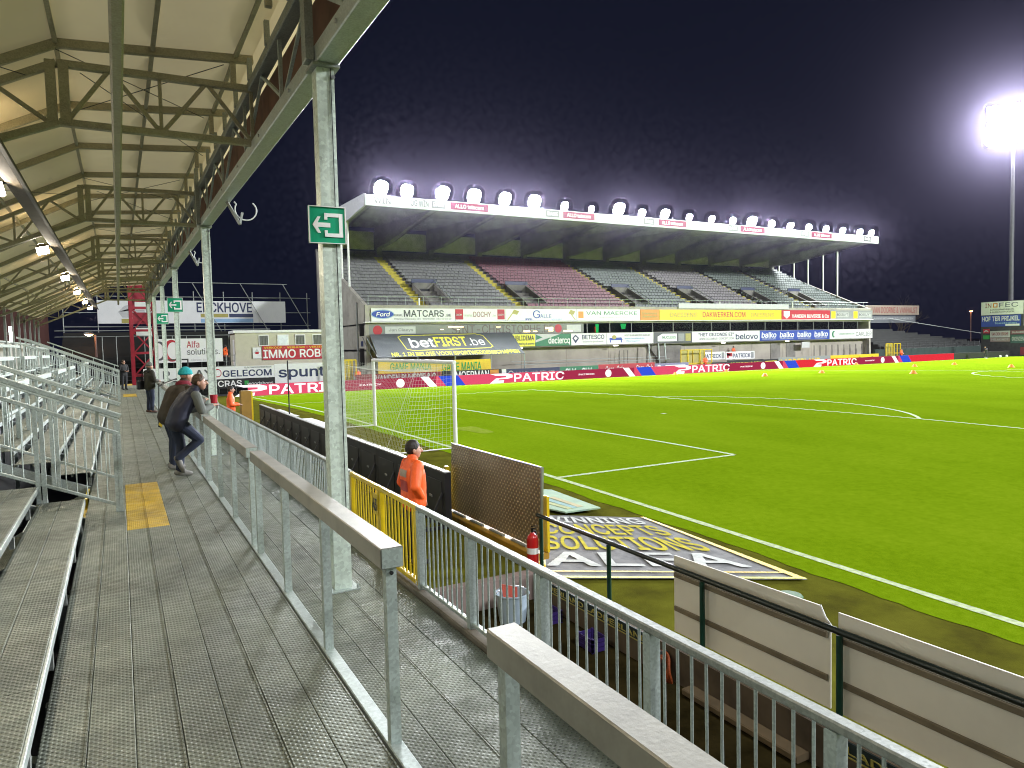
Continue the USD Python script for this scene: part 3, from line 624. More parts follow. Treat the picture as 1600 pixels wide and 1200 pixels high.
for (p0, p1, lab) in ((at(424, 641, 'z', .02), at(466, 651, 'z', .02), 'farther white mat on the turf behind the goal line'), (at(474, 654.5, 'z', .02), at(535, 673, 'z', .02), 'nearer white mat on the turf behind the goal line')):
    x = (p0[0]+p1[0])/2
    single('ground_mat', lab, 'mat', sheet(x-.25, x+.25, p1[1], p0[1], 3, 20, .03, lambda X, Y: .02*meshkit.noise(np.stack([X*3, Y*3, 0*X], -1))), emit('glowing_mat', (1, .98, .92), .0) if 0 else WHITE)

# raised steel bridge plate beside the gate, with yellow hinge frame
CHK = usdkit.material(stage, '/World/Looks/studded_bronze_plate', {
    'g': ('geometry', {}), 'x': ('separate_xyz', {}), 'cx': ('combine_xyz', {}), 'm': ('mapping', {'rotation': (0, 0, math.pi/4), 'scale': (15., 15., 0.)}), 'v': ('voronoi_texture', {'dimensions': '2D', 'scale': 1., 'randomness': 0.}),
    'h': ('map_range', {'range_type': 'smoothstep', 'from_min': .1, 'from_max': .36, 'to_min': 1., 'to_max': 0., 'clamp': True}),
    'n': ('noise_texture', {'scale': 1.4, 'detail': 6.}), 'r': ('rgb_ramp', {'ramp': [(.35, (.27, .205, .135)), (.6, (.38, .30, .21))]}), 'r2': ('mix_color', {'b': (.62, .50, .30)}),
    'b': ('bump', {'strength': 1., 'distance': .012}), 'p': ('principled_bsdf', {'roughness': .36, 'metallic': .65})},
    [('g.position', 'x.vector'), ('x.y', 'cx.x'), ('x.z', 'cx.y'), ('cx.vector', 'm.vector'), ('m.vector', 'v.vector'), ('v.distance', 'h.value'), ('g.position', 'n.vector'), ('n.fac', 'r.fac'), ('r.color', 'r2.a'), ('h.result', 'r2.fac'),
     ('r2.result', 'p.base_color'), ('h.result', 'b.height'), ('b.normal', 'p.normal')], surface='p.BSDF')
t = thing('bridge_plate', 'raised bronze coloured studded steel bridge plate standing upright in a yellow frame', 'steel plate', (-3.4, -12.6, 0))
p0, p1 = (-3.4, -11.12), (-3.4, -14.17)
lean = .05
def plate(y0, y1, z0, z1, x, th): return MB().add([(x+lean*z/1.2, y, z) for x, z in ((x-th, z0), (x, z0), (x, z1), (x-th, z1)) for y in (y0, y1)], [(0, 2, 4, 6), (1, 7, 5, 3), (0, 1, 3, 2), (2, 3, 5, 4), (4, 5, 7, 6), (6, 7, 1, 0)])
part(t, 'plate', plate(-14.13, -11.06, .1, 1.25, -3.4, .012), CHK)
part(t, 'edge_strip', plate(-14.15, -11.05, 1.25, 1.268, -3.397, .02).add(*plate(-14.165, -14.132, .1, 1.268, -3.39, .03).arr()), CHROME)
part(t, 'hinge_sill', MB().box(-3.55, -3.3, -14.2, -11.0, -.02, .07, .01), M('ochre_enamel', (.34, .19, .01), .5, var=.35, scale=5.))
for y in (-13.6, -12.9, -12.2, -11.5): part(t, 'hinge', MB().box(-3.47, -3.42, y-.22, y+.22, .072, .10, .004), GALVD)
part(t, 'yellow_post', MB().box(-3.5, -3.42, -11.09, -11.0, .07, .86, .008), YELP)
part(t, 'yellow_post', MB().box(-3.33, -3.29, -14.21, -14.09, .07, .86, .008), YELP)
# green railing at the trench wall
XG, ZG = -3.62, .69
t = thing('railing', 'dark green tube railing along the trench, in front of the white boards', 'railing', (XG, -19, 0))
for y in [-14.53-1.5*i for i in range(7)]: part(t, 'post', MB().tube((XG, y, -.03), (XG, y, ZG-.03), .026, 12), GREENR, smooth=40)
part(t, 'top_rail', MB().tube((XG, -14.44, ZG), (XG, -24.5, ZG), .027, 12), M('dark_rail_enamel', (.012, .018, .014), .3, var=.3), smooth=40)
# backs of advertising boards hung on the railing
for y0, y1, lab, cut in ((-17.06, -18.90, 'grey back of the first board on the green railing, its far corner broken off', True), (-18.97, -21.6, 'grey back of the second, nearer board on the green railing', False)):
    t = thing('advertising_board', lab, 'board', (-3.56, (y0+y1)/2, .4))
    prof = [(y0, .0), (y0, .79), (y1+.10, .815), (y1+.05, .73), (y1, .68), (y1, .0)] if cut else [(y0, .0), (y0, .81), (y1, .83), (y1, .0)]
    part(t, 'panel', MB().prism(prof, (-3.555, 0, 0), (-3.54, 0, 0), np.array([0, 1., 0]), np.array([0, 0, 1.])), ALUBACK)
    if cut: part(t, 'broken_edge', MB().path([(-3.548, y1+.10, .817), (-3.548, y1+.05, .73), (-3.548, y1-.002, .68)], .007, 5), WHITE)
    for z in (.60, .25): part(t, 'batten', MB().box(-3.578, -3.556, min(y0, y1)+.02, max(y0, y1)-.02, z-.025, z+.025, .004), M('batten_timber', (.20, .165, .11), .7, var=.3))
# low boards with yellow lettering along the trench edge
for y0, y1, lab, s in ((-14.66, -17.0, 'low dark board with yellow lettering along the trench edge, near the fire extinguisher', 'LADDERLAND LADDERLAND'), (-19.2, -21.4, 'low dark board with yellow lettering along the trench edge, beside the nearest fence post', 'LADDERLAND LADDERLAND')):
    board('low_board', lab, 'board', (-3.815, y0, -.15), (0, -1, 0), y0-y1, .12, M('dark_teal_print', (.015, .03, .035), .5), [('r', 0, 0, 1, .1, OLIVE), ('t', s, .02, .32, .45, OLIVE, dict(width=.96))], thick=.01)
# fire extinguisher on the end post
t = thing('fire_extinguisher', 'red fire extinguisher with white label on the end of the green railing', 'extinguisher', (-3.70, -14.46, 0))
c = np.array([-3.71, -14.45, .02])
part(t, 'cylinder', MB().lathe([(0, 0), (.07, 0), (.078, .012), (.078, .36), (.066, .40), (.035, .43), (.025, .45), (0, .45)], c, 24), M('extinguisher_red', (.50, .012, .012), .25, var=.1), smooth=40)
part(t, 'label', MB().lathe([(.0792, .17), (.0792, .25)], c, 24), WHITE, smooth=True)
part(t, 'valve', MB().tube(c+[0, 0, .45], c+[0, 0, .50], .02, 10).bar(c+[0, .02, .5], c+[0, -.09, .52], .022, .012).bar(c+[0, .02, .525], c+[0, -.1, .56], .022, .012), BLACK)
part(t, 'hose', MB().path([c+[.02, .03, .47], c+[.08, .05, .44], c+[.10, .05, .34], c+[.095, .04, .14]], .012, 7), RUBBER, smooth=True)
# bucket, shadowed clutter
t = thing('bucket', 'pale blue bucket with a red scoop standing against the low wall', 'bucket', (-4.4, -15.1, ZT))
c = np.array([-4.40, -15.12, ZT+.04])
part(t, 'tub', MB().lathe([(0, .008), (.155, .008), (.16, 0), (.20, .33), (.212, .335), (.212, .35), (.195, .35), (.152, .02), (0, .02)], c, 28), M('pale_blue_plastic', (.40, .50, .58), .4, var=.12), smooth=40)
part(t, 'handle', MB().path([c + [.21*math.cos(a), .05, .33+.10*math.sin(a)-.02] for a in np.linspace(0, math.pi, 14)], .006, 6), CHROME)
part(t, 'scoop', MB().add([c+np.array(q) for q in ((-.12, .0, .28), (.02, -.1, .26), (.04, -.06, .42), (-.12, .05, .45), (-.1, .04, .28), (.03, -.06, .25), (.05, -.02, .41), (-.1, .09, .44))], [(0, 1, 2, 3), (4, 7, 6, 5), (0, 3, 7, 4), (1, 5, 6, 2), (3, 2, 6, 7)]), M('coral_plastic', (.55, .10, .07), .45))
for (x, y, lab, mt, s) in ((-4.02, -15.35, 'purple crate in the dark trench, nearest the bucket', 'purple_plastic', .25), (-4.02, -16.25, 'second purple crate in the dark trench, below the lettered board', 'purple_plastic', .25)):
    t = thing('crate', lab, 'crate', (x, y, ZT)); mt = M('purple_plastic', (.04, .02, .15), .5)
    mb = MB().box(x-.09, x+.09, y-.13, y+.13, ZT+.03, ZT+.05)
    for z in (.06, .11, .16): mb.box(x-.1, x+.1, y-.14, y-.13, ZT+z-.02, ZT+z+.02).box(x-.1, x+.1, y+.13, y+.14, ZT+z-.02, ZT+z+.02).box(x-.1, x-.09, y-.13, y+.13, ZT+z-.02, ZT+z+.02).box(x+.09, x+.1, y-.13, y+.13, ZT+z-.02, ZT+z+.02)
    part(t, 'slatted_box', mb, mt)
    for sx in (-1, 1):
        for sy in (-1, 1): part(t, 'corner_post', MB().box(x+sx*.088-.012, x+sx*.088+.012, y+sy*.128-.012, y+sy*.128+.012, ZT+.03, ZT+.19), mt)
t = thing('hose', 'coiled orange hose hanging in the trench behind the fence post', 'hose', (-3.85, -17.22, -.3))
pts = [(-3.86+.025*math.sin(a*3.1), -17.22+(.08+.004*a)*math.cos(a)*.8, -.27+(.12+.003*a)*math.sin(a)) for a in np.linspace(0, 24, 110)]
part(t, 'coil', MB().path(pts, .014, 6), M('orange_hose', (.30, .06, .012), .6), smooth=True)
part(t, 'hanger', MB().bar((-3.80, -17.22, -.1), (-3.9, -17.22, -.09), .03, .03), DARKST)

# advertising carpets on the turf
CARP = M('grey_carpet_print', (.30, .30, .305), 1., spec=0., var=.4, scale=3., bump=.3, bscale=90., col2=(.20, .20, .21))
CWH, CYE = M('faded_white_print', (.68, .70, .68), 1., spec=0., var=.25, scale=5.), M('faded_yellow_print', (.62, .54, .09), 1., spec=0., var=.25, scale=5.)
a, b, c_, d = [np.array([*at(px, py, 'z', .0)[:2]]) for px, py in ((838, 886), (1215, 908), (1010, 803), (838, 800))]
def on_turf(p, dz): return (p[0], p[1], crown1(p[1])+dz)
t = thing('advertising_carpet', 'large grey advertising carpet with white and yellow lettering by the goal line', 'carpet', on_turf((a+b+c_+d)/4, 0))
O = np.array([-3.2, -17.2]); far = np.array([-3.35, -11.2])
u_ = np.array([.03, 1.0, 0]); u_ /= np.linalg.norm(u_); v_ = np.array([1., -.03, 0]); v_ /= np.linalg.norm(v_)
# corners measured on the ground
C = [np.array([*at(px, py, 'z', 0)[:2], .012]) for px, py in ((1262, 891), (1006, 803), (840, 800), (840, 893))]
grid = lambda s, q: (C[0]*(1-s)+C[1]*s)*(1-q) + (C[3]*(1-s)+C[2]*s)*q      # s: along the goal line, q: away from it
n1, n2 = 40, 16
V = np.array([grid(i/n1, j/n2) + [0, 0, crown1(grid(i/n1, j/n2)[1]) + .003*float(meshkit.noise(np.array([i*.5, j*.6, 0.])))] for i in range(n1+1) for j in range(n2+1)])
part(t, 'carpet', MB().add(V, [(i*(n2+1)+j, i*(n2+1)+j+1, (i+1)*(n2+1)+j+1, (i+1)*(n2+1)+j) for i in range(n1) for j in range(n2)]), CARP)
def patch(s0, s1, q0, q1, mat, nm='printed_field', dz=.016):
    k = 24; P = []
    for i in range(k+1):
        for qq in (q0, q1):
            p = grid(s0+(s1-s0)*i/k, qq); P.append(p + [0, 0, crown1(p[1])+dz])
    part(t, nm, MB().add(P, [(2*i, 2*i+1, 2*i+3, 2*i+2) for i in range(k)]), mat)
patch(.02, 1, .0, .035, YEL, 'border'); patch(.0, .02, .0, 1, LEMON, 'border'); patch(.02, 1, .965, 1, YEL, 'border'); patch(.07, .085, .035, .965, YEL, 'border')
def carpet_text(s, s0, s1, q0, q1, mat):
    """letters lie on the carpet and read from the pitch, distorted as on a television carpet"""
    m = meshkit.text_mesh(s, 1., .004, True); Vt = np.array(m.vertices); W = Vt[:, 0].max()
    P = []
    for x, y, z in Vt:
        p = grid(s0+(s1-s0)*y, q0+(q1-q0)*x/W); P.append(p + [0, 0, crown1(p[1])+.0165+z*.3])
    part(t, 'lettering', MB().add(P, m.faces), mat)
carpet_text('ALFA', .15, .33, .97, .10, CWH); carpet_text('SOLUTIONS', .38, .58, .97, .10, CYE); carpet_text('CONCEPTS', .63, .80, .97, .12, CYE); carpet_text('WINNING', .84, .95, .97, .12, CWH)
t2 = thing('advertising_carpet', 'small pale green carpet on the turf between the steel plate and the goal line', 'carpet', (-1.2, -11.6, 0))
C2 = [np.array([*at(px, py, 'z', 0)[:2], .014]) for px, py in ((938, 794), (862, 766), (830, 764), (830, 790), (884, 801))]
mb = MB(); base = np.array(C2); lift = base + [0, 0, -.026]
mb.add(np.vstack([base, lift]), [(i, (i+1) % 5, 5+(i+1) % 5, 5+i) for i in range(5)]); mb.f.append(np.array([(0, 1, 2), (0, 2, 3), (0, 3, 4)]))
part(t2, 'carpet', mb, M('mint_carpet', (.34, .48, .33), .9, var=.25, scale=2., col2=(.26, .40, .34)))
for s, mt in ((.3, YEL), (.45, LBLUE), (.62, ORNG)):
    p, q = base[4]*(1-s)+base[0]*s, base[3]*(1-s)+base[1]*s; p = p + (q-p)*.15; q = p + (q-p)*.8
    part(t2, 'printed_stripe', MB().bar(p+[0, 0, .004], q+[0, 0, .004], .12, .004), M('faded_'+str(int(s*100)), (.42, .46, .22) if mt is YEL else (.25, .42, .42) if mt is LBLUE else (.48, .42, .24), .9))
t = thing('drain_cover', 'round green drain cover in the turf beside the carpet corner', 'drain cover', on_turf(at(1233, 912, 'z', 0)[:2], 0))
c = np.array(on_turf(at(1233, 915, 'z', 0)[:2], 0))
part(t, 'lid', MB().lathe([(0, .035), (.15, .032), (.16, .02), (.16, -.02)], c, 28), M('green_lid', (.03, .12, .03), .6), smooth=40)

# goal
t = thing('goal', 'white football goal with hanging net in front of the LED board', 'goal', (0, 0, 0))
R = .06
for y in (-3.72, 3.72): part(t, 'post', MB().tube((.0, y, 0), (.0, y, 2.5), R, 20), WHITE, smooth=40)
part(t, 'crossbar', MB().tube((0, -3.78, 2.5), (0, 3.78, 2.5), R, 20), WHITE, smooth=40)
NETM = M('net_cord', (.72, .73, .70), .7)
def netp(u, v):
    """u: 0..1 along the goal, v: 0 top front -> 1 top back -> 2 bottom back"""
    y = -3.7 + 7.4*u; s = math.sin(math.pi*u)
    if v <= 1: return np.array([-1.15*v, y, 2.48 - .10*v - .28*math.sin(math.pi*min(v, .98))*0.55 - .12*s*v])
    w = v-1; return np.array([-1.15 - .55*w - .12*math.sin(math.pi*w)*s, y*(1+.012*w), (2.38-.12*s)*(1-w) + .02*w])
net = MB(); nr = .0022
for u in np.linspace(0, 1, 62): net.path([netp(u + .003*math.sin(9*u+v*5), v) for v in np.linspace(0, 2, 19)], nr, 3)
for v in np.linspace(0, 2, 32): net.path([netp(u, v) + [0, 0, -.02*math.sin(u*math.pi*6)**2] for u in np.linspace(0, 1, 31)], nr, 3)
for y, sg in ((-3.7, 1), (3.7, -1)):
    for z in np.linspace(.02, 2.4, 21):
        d = 1.15 + .55*(1-z/2.4); net.path([(-d*s, y+sg*.10*math.sin(math.pi*s), z-.03*math.sin(math.pi*s)) for s in np.linspace(0, 1, 9)], nr, 3)
    for s in np.linspace(0, 1, 14)[1:]: net.path([(-(1.15+.55*(1-z/2.4))*s, y+sg*.10*math.sin(math.pi*s), z) for z in np.linspace(.02, 2.44, 9)], nr, 3)
part(t, 'net', net, NETM)
part(t, 'net_ground_bar', MB().path([(0, -3.72, .02), (-1.7, -3.75, .02), (-1.7, 3.75, .02), (0, 3.72, .02)], .018, 6), WHITE)
for y in (-2.9, 2.8):
    part(t, 'net_pole', MB().tube((-3.35, y, -.02), (-3.35, y, 2.6), .022, 8), BLACK) if y > 0 else None
    part(t, 'net_string', MB().tube((-1.15, y*1.27, 2.36), (-3.35, y, 2.55), .004, 4), NETM) if y > 0 else part(t, 'net_string', MB().tube((-1.15, -3.7, 2.36), (-2.3, -4.1, .02), .005, 4), NETM)
# training cones
CONE = M('orange_cone', (.62, .22, .02), .5)
def cone_at(px, py, lab):
    p = at(px, py, 'z', 0)
    for _ in range(6): p = at(px, py, 'z', crown1(p[1]))
    t = thing('marker_cone', lab, 'cone', p, group='orange marker cones on the pitch'); 
    part(t, 'dome', MB().lathe([(.26, 0), (.24, .04), (.13, .22), (.07, .26), (.05, .24)], (0, 0, .01), 18), CONE, smooth=40, world=False); part(t, 'rim', MB().lathe([(.29, 0), (.29, .012), (.24, .014)], (0, 0, .008), 18), CONE, world=False)
for i, (px, py) in enumerate(((1195, 588), (1284, 583), (1429, 573), (1427, 584), (1491, 570), (1580, 574), (1338, 570), (1135, 581), (1055, 585.5))):
    cone_at(px, py, ['orange marker cone nearest the penalty arc', 'orange marker cone below the pink part of the far LED board', 'farther orange cone of the pair near the centre circle', 'nearer orange cone of the pair near the centre circle', 'orange marker cone above the centre circle edge', 'orange marker cone at the right edge of the picture', 'small orange cone close to the far LED board, right of the letters', 'small orange cone close to the LED board left of the second white letters', 'small orange cone under the blue stripe of the LED board'][i])

# ================================================================== FAR TOUCHLINE LED BOARD
PINK, MAROON, LRED = emit('led_pink', (.84, .095, .175), 1.0), emit('led_maroon', (.40, .03, .075), 1.0), emit('led_red', (.85, .035, .05), 1.0)
LWHITE, LBLU = emit('led_white', (1., .97, .97), 1.3), emit('led_blue', (.04, .10, .75), 1.0)
ZL0, ZL1, YL = -.62, .30, 36.
t = thing('led_board', 'long pink and maroon LED board along the far touchline', 'LED board', (55, YL, ZL0))
part(t, 'cabinet', MB().box(.2, 109.6, YL, YL+.14, ZL0-.3, ZL1), LEDBACK)
H = ZL1-ZL0
def lq(x0, x1, mat, nm='screen_field', sl=0., y0=0., y1=1., z=.004):
    x0, x1 = max(x0, .22), min(x1, 109.55)
    if x1 <= x0: return
    part(t, nm, MB().prism([(x0+sl*y0, y0*H), (x1+sl*y0, y0*H), (x1+sl*y1, y1*H), (x0+sl*y1, y1*H)], (0, YL-.001, ZL0), (0, YL-z, ZL0), np.array([1., 0, 0]), np.array([0, 0, 1.])), mat)
for kk in range(-1, 5):
    b = .35 + 22.1*kk - .55
    end = kk == 4
    lq(b-4.6, b+6.9, PINK if kk < 3 else LRED)
    if not end:
        lq(b+6.9, b+16.2, MAROON); lq(b+16.2, b+17.5, PINK, z=.0045)
    lq(b-4.6-.9, b-4.6, LBLU) if 0 else None
    # white P emblem, letters, roundel, slanted white and blue bars
    if kk >= 0 and not end:
        text_part(t, 'PATRIC', (b+2.0, YL-.002, ZL0), (1, 0, 0), (0, 0, 1), 0, .12*H, .78*H, LWHITE, width=5.6, lift=.004, shear=.0)
        part(t, 'letter_cut', MB().prism([(b+7.25, 0), (b+8.4, 0), (b+8.4, H), (b+8.0, H)], (0, YL-.009, ZL0), (0, YL-.012, ZL0), np.array([1., 0, 0]), np.array([0, 0, 1.])), MAROON)
        for poly in ([(-.9, .98), (.9, .98), (1.45, .82), (1.45, .55), (.9, .42), (.0, .42), (-.1, .3), (.55, .3), (.45, .0), (-1.0, .0), (-.3, .52), (.75, .58), (.75, .75), (-.3, .78)],):
            part(t, 'emblem', trimesh.util.concatenate([trimesh.creation.extrude_polygon(__import__('shapely').Polygon(poly).buffer(0), .004, engine='earcut')]).apply_transform(np.array([[1, 0, 0, b+.4], [0, 0, -1, YL-.003], [0, H, 0, ZL0], [0, 0, 0, 1.]])), LWHITE)
    if not end:
        a = np.arange(20)*2*math.pi/20
        part(t, 'roundel', MB().prism([(b+12.9+.38*math.cos(q), .5*H+.38*math.sin(q)) for q in a], (0, YL-.003, ZL0), (0, YL-.007, ZL0), np.array([1., 0, 0]), np.array([0, 0, 1.])), LWHITE)
        text_part(t, 'PATRICK', (b+9.3, YL-.002, ZL0), (1, 0, 0), (0, 0, 1), 0, .42*H, .16*H, LWHITE, width=1.9, lift=.004)
        lq(b+15.6, b+16.35, LWHITE, 'slanted_bar', -.85, z=.006); lq(b+17.2, b+19.1, LBLU, 'slanted_bar', -.75, z=.006)

# ================================================================== MAIN STAND
X0, X1, YF = 12.3, 88.2, 44.0
GS = thing('grandstand', 'large main stand with floodlit roof edge, coloured seats and rows of advertising boards', 'stand', (50, 52, -.6))
def gp(name, mb, mat, **k): return part(GS, name, mb, mat, **k)
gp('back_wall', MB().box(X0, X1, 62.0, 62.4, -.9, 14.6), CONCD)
side = [(YF, -.9), (62, -.9), (62, 14.4), (YF+.2, 7.0)]
for x, s in ((X0, 'side_wall'), (X1-.35, 'side_wall')): gp(s, MB().prism(side, (x, 0, 0), (x+.35, 0, 0), np.array([0, 1., 0]), np.array([0, 0, 1.])), CONC)
gp('gutter_pipe', MB().tube((X0-.1, 46.5, -.6), (X0-.1, 46.5, 7.4), .08, 8), GREY)
for y0, z0, z1 in ((44.6, 4.1, 5.3), (44.7, .9, 2.9)): gp('side_window', MB().box(X0-.02, X0+.02, y0, y0+1.5, z0, z1), M('dark_window', (.02, .018, .016), .2))
gp('number_plate', MB().box(X0-.03, X0-.004, 45.0, 45.6, 3.1, 3.6), NAVY)
gp('parapet', MB().box(X0, X1, YF+.1, YF+.35, 5.3, 7.05, .03), CONC)
gp('floor_slab', MB().box(X0, X1, YF+.05, 62, 5.16, 5.3), CONC)
gp('ledge', MB().box(X0-.2, X1, YF-.35, YF+.1, 5.34, 5.42, .01), WHITE)
gp('parapet_cladding', MB().box(at(1060, 482, 'y', YF)[0], at(1232, 482, 'y', YF)[0], YF-.06, YF+.09, 6.85, 7.5, .02), SILVER)
gp('lower_slab', MB().box(X0, X1, YF+.1, 61.9, 2.6, 2.78), CONCD)
# rake steps and seats
NROW = 17; RZ0, RY0, RH, RD = 6.75, 45.2, .43, .92
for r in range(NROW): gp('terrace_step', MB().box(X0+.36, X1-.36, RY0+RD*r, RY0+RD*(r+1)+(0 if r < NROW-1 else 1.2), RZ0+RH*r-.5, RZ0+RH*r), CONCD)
AIS = [(18.4, 19.6), (29.9, 31.0), (45.2, 46.2), (55.9, 56.9), (67.8, 68.8), (77.6, 78.4)]
SEATC = [(12, 31, M('grey_seat', (.155, .158, .152), .45, rand=.15)), (31, 46, M('wine_red_seat', (.185, .045, .065), .45, rand=.15)), (46, 57, M('grey_green_seat', (.115, .145, .125), .45, rand=.15)), (57, 68.5, M('grey_seat', (0, 0, 0))), (68.5, 90, M('grey_green_seat', (0, 0, 0)))]
SEATC[3] = (57, 68.5, M('mauve_grey_seat', (.155, .143, .145), .45, rand=.15))
VOM = [(19.7, 22.4), (31.2, 34.0), (46.4, 49.0), (57.2, 59.8), (69.0, 71.6), (78.6, 81.0)]
def seat_mesh():
    mb = MB(); w = .22
    prof = [(-.20, .36), (-.20, .40), (.12, .385), (.17, .42), (.23, .70), (.26, .70), (.21, .38), (.15, .34)]
    n = len(prof); v = [(x, y, z) for x in (-w, w) for y, z in prof]
    mb.add(v, [(i, (i+1) % n, n+(i+1) % n, n+i) for i in range(n)])
    mb.f.append(np.array([(0, 7, 1), (1, 7, 2), (2, 7, 3), (3, 7, 6), (3, 6, 4), (4, 6, 5)])); mb.f.append(n+np.array([(0, 1, 7), (1, 2, 7), (2, 3, 7), (3, 6, 7), (3, 4, 6), (4, 5, 6)]))
    mb.box(-.03, .03, .1, .2, 0, .36)
    return mb.arr()
SV, SF = seat_mesh()
spots = []
for r in range(NROW):
    for x in np.arange(X0+.7, X1-.6, .5):
        if any(a-.15 < x < b+.15 for a, b in AIS) or (1 <= r <= 5 and any(a < x < b for a, b in VOM)): continue
        spots.append((x + .01*RNG.normal(), RY0+RD*r+.45, RZ0+RH*r))
spots.sort(key=lambda p: np.linalg.norm(np.array(p)-EYE))
rest = {}
for i, (x, y, z) in enumerate(spots):
    mat = next(m for a, b, m in SEATC if a <= x < b)
    if i < 300: gp('seat', MB().add(SV+[x, y, z], SF), mat)
    else: rest.setdefault(str(mat.GetPath()), (mat, MB()))[1].add(SV+[x, y, z], SF)
for mat, mb in rest.values(): gp('seat_rows', mb, mat, kind='stuff')
for a, b in AIS:
    for r in range(NROW): gp('aisle_step', MB().box(a, b, RY0+RD*r-.02, RY0+RD*r+.28, RZ0+RH*(r-1)+.035, RZ0+RH*r+.03), M('faded_yellow_step', (.50, .42, .04), .7, var=.3, scale=2.))
for i, (a, b) in enumerate(VOM):
    y0, y1 = RY0+RD*1, RY0+RD*6; z0 = RZ0
    zt_ = z0+RH*6
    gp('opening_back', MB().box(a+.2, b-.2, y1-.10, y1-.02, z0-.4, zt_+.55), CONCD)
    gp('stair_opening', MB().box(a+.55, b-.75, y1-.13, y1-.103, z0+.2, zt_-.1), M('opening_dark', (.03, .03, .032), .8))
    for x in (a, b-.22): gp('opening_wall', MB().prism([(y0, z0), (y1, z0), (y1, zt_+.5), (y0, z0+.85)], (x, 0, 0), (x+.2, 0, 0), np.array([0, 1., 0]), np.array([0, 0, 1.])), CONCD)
    gp('opening_rail', MB().tube((b-.1, y0, z0+1.2), (b-.1, y1, zt_+.9), .035, 6), GALV)
    gp('section_sign', MB().box(a-.1, b+.1, y1-.06, y1+.05, z0+RH*6+.56, z0+RH*6+.95), NAVY)
gp('front_rail', MB().tube((X0+.3, YF+.3, 7.9), (X1-.3, YF+.3, 7.9), .03, 6).tube((X0+.3, YF+.3, 7.5), (X1-.3, YF+.3, 7.5), .02, 6), GALV)
for x in np.arange(X0+.4, X1, 1.9): gp('rail_post', MB().tube((x, YF+.3, 7.05), (x, YF+.3, 7.9), .025, 6), GALV)
for x in (at(656, 470, 'y', YF)[0], at(1126, 470, 'y', YF)[0], at(1240, 470, 'y', YF)[0]): gp('white_bollard', MB().tube((x, YF+.2, 7.0), (x, YF+.2, 7.75), .09, 8), WHITE)
# roof: soffit slab, tapered girders, translucent rear panels, edge fascia
YE = 43.0
gp('roof_slab', MB().prism([(YE+.1, 17.2), (62.4, 17.9), (62.4, 17.5), (YE+.1, 16.45)], (X0+.15, 0, 0), (X1, 0, 0), np.array([0, 1., 0]), np.array([0, 0, 1.])), SOFFIT)
gp('roof_end_cladding', MB().prism([(YE, 17.35), (62.4, 17.95), (62.4, 15.4), (49.0, 15.75), (YE, 16.25)], (X0-.06, 0, 0), (X0+.14, 0, 0), np.array([0, 1., 0]), np.array([0, 0, 1.])), SILVER)
for x in np.linspace(X0+.6, X1-.6, 12):
    gp('girder', MB().prism([(YE+.3, 16.5), (62, 17.5), (62, 14.9), (57.5, 15.0), (50, 16.1)], (x-.35, 0, 0), (x+.35, 0, 0), np.array([0, 1., 0]), np.array([0, 0, 1.])), SOFFIT)
    gp('rear_column', MB().box(x-.3, x+.3, 61.4, 61.98, 13.5, 15.0), SOFFIT)
RP = M('rear_panel', (.42, .38, .38), .6, var=.15)
xs_ = np.linspace(X0+.6, X1-.6, 12)
for a, b in zip(xs_[:-1], xs_[1:]):
    gp('rear_panel', MB().prism([(a+.5, 14.75), (b-.5, 14.75), (b-.5, 16.9), (a+1.6, 16.9), (a+.5, 15.8)], (0, 61.95, 0), (0, 61.8, 0), np.array([1., 0, 0]), np.array([0, 0, 1.])), RP)
for y in (49.5, 52., 54.8, 57.5, 60.5):
    for x in (X0+.15, X1-.2): gp('end_column', MB().tube((x, y, 7.0+(y-44.2)*.416), (x, y, 16.4), .11, 10), WHITE)
fz0, fz1 = 16.25, 17.25
FAS = M('fascia_cladding', (.66, .70, .70), .5, var=.06)
for a, b in zip(np.arange(X0, X1, 5.06), np.arange(X0, X1, 5.06)+5.06): gp('fascia_panel', MB().box(a+.01, min(b, X1)-.01, YE-.08, YE+.095, fz0, fz1, .01), FAS)
REDF = M('fascia_red', (.30, .02, .07), .5); ROFS = 'first second third fourth fifth sixth seventh eighth ninth tenth last'.split()
for p0, p1, s, mt in ((675, 696, 'BASE', GREY), (704, 763, 'ALLO telecom', REDF), (853, 874, 'BASE', GREY), (880, 929, 'ALLO telecom', REDF), (1006, 1022, 'BASE', GREY), (1029, 1072, 'ALLO telecom', REDF), (1138, 1153, 'BASE', GREY), (1157, 1195, 'ALLO telecom', REDF), (1252, 1264, 'BASE', GREY), (1268, 1300, 'ALLO telecom', REDF), (1350, 1362, 'BASE', DGREY)):
    xa, xb_ = at(p0, 330, 'y', YE-.1)[0], at(p1, 330, 'y', YE-.1)[0]
    board('roof_sign', f'{ROFS.pop(0)} small {"red" if mt is REDF else "grey"} sign reading {s} from the left on the roof edge', 'sign', (xa, YE-.085, fz0+.2), (1, 0, 0), xb_-xa, .72, mt, [('t', s, .12, .25, .5, WHITE, dict(width=.76))], thick=.02)
for px, w, s in ((585, 26, 'WIN'), (642, 28, 'OG WIN')):
    xa = at(px, 330, 'y', YE-.1)[0]; xb_ = at(px+w, 330, 'y', YE-.1)[0]
    text_part(GS, s, (xa, YE-.085, fz0+.25), (1, 0, 0), (0, 0, 1), 0, 0, .6, GREY, width=xb_-xa)
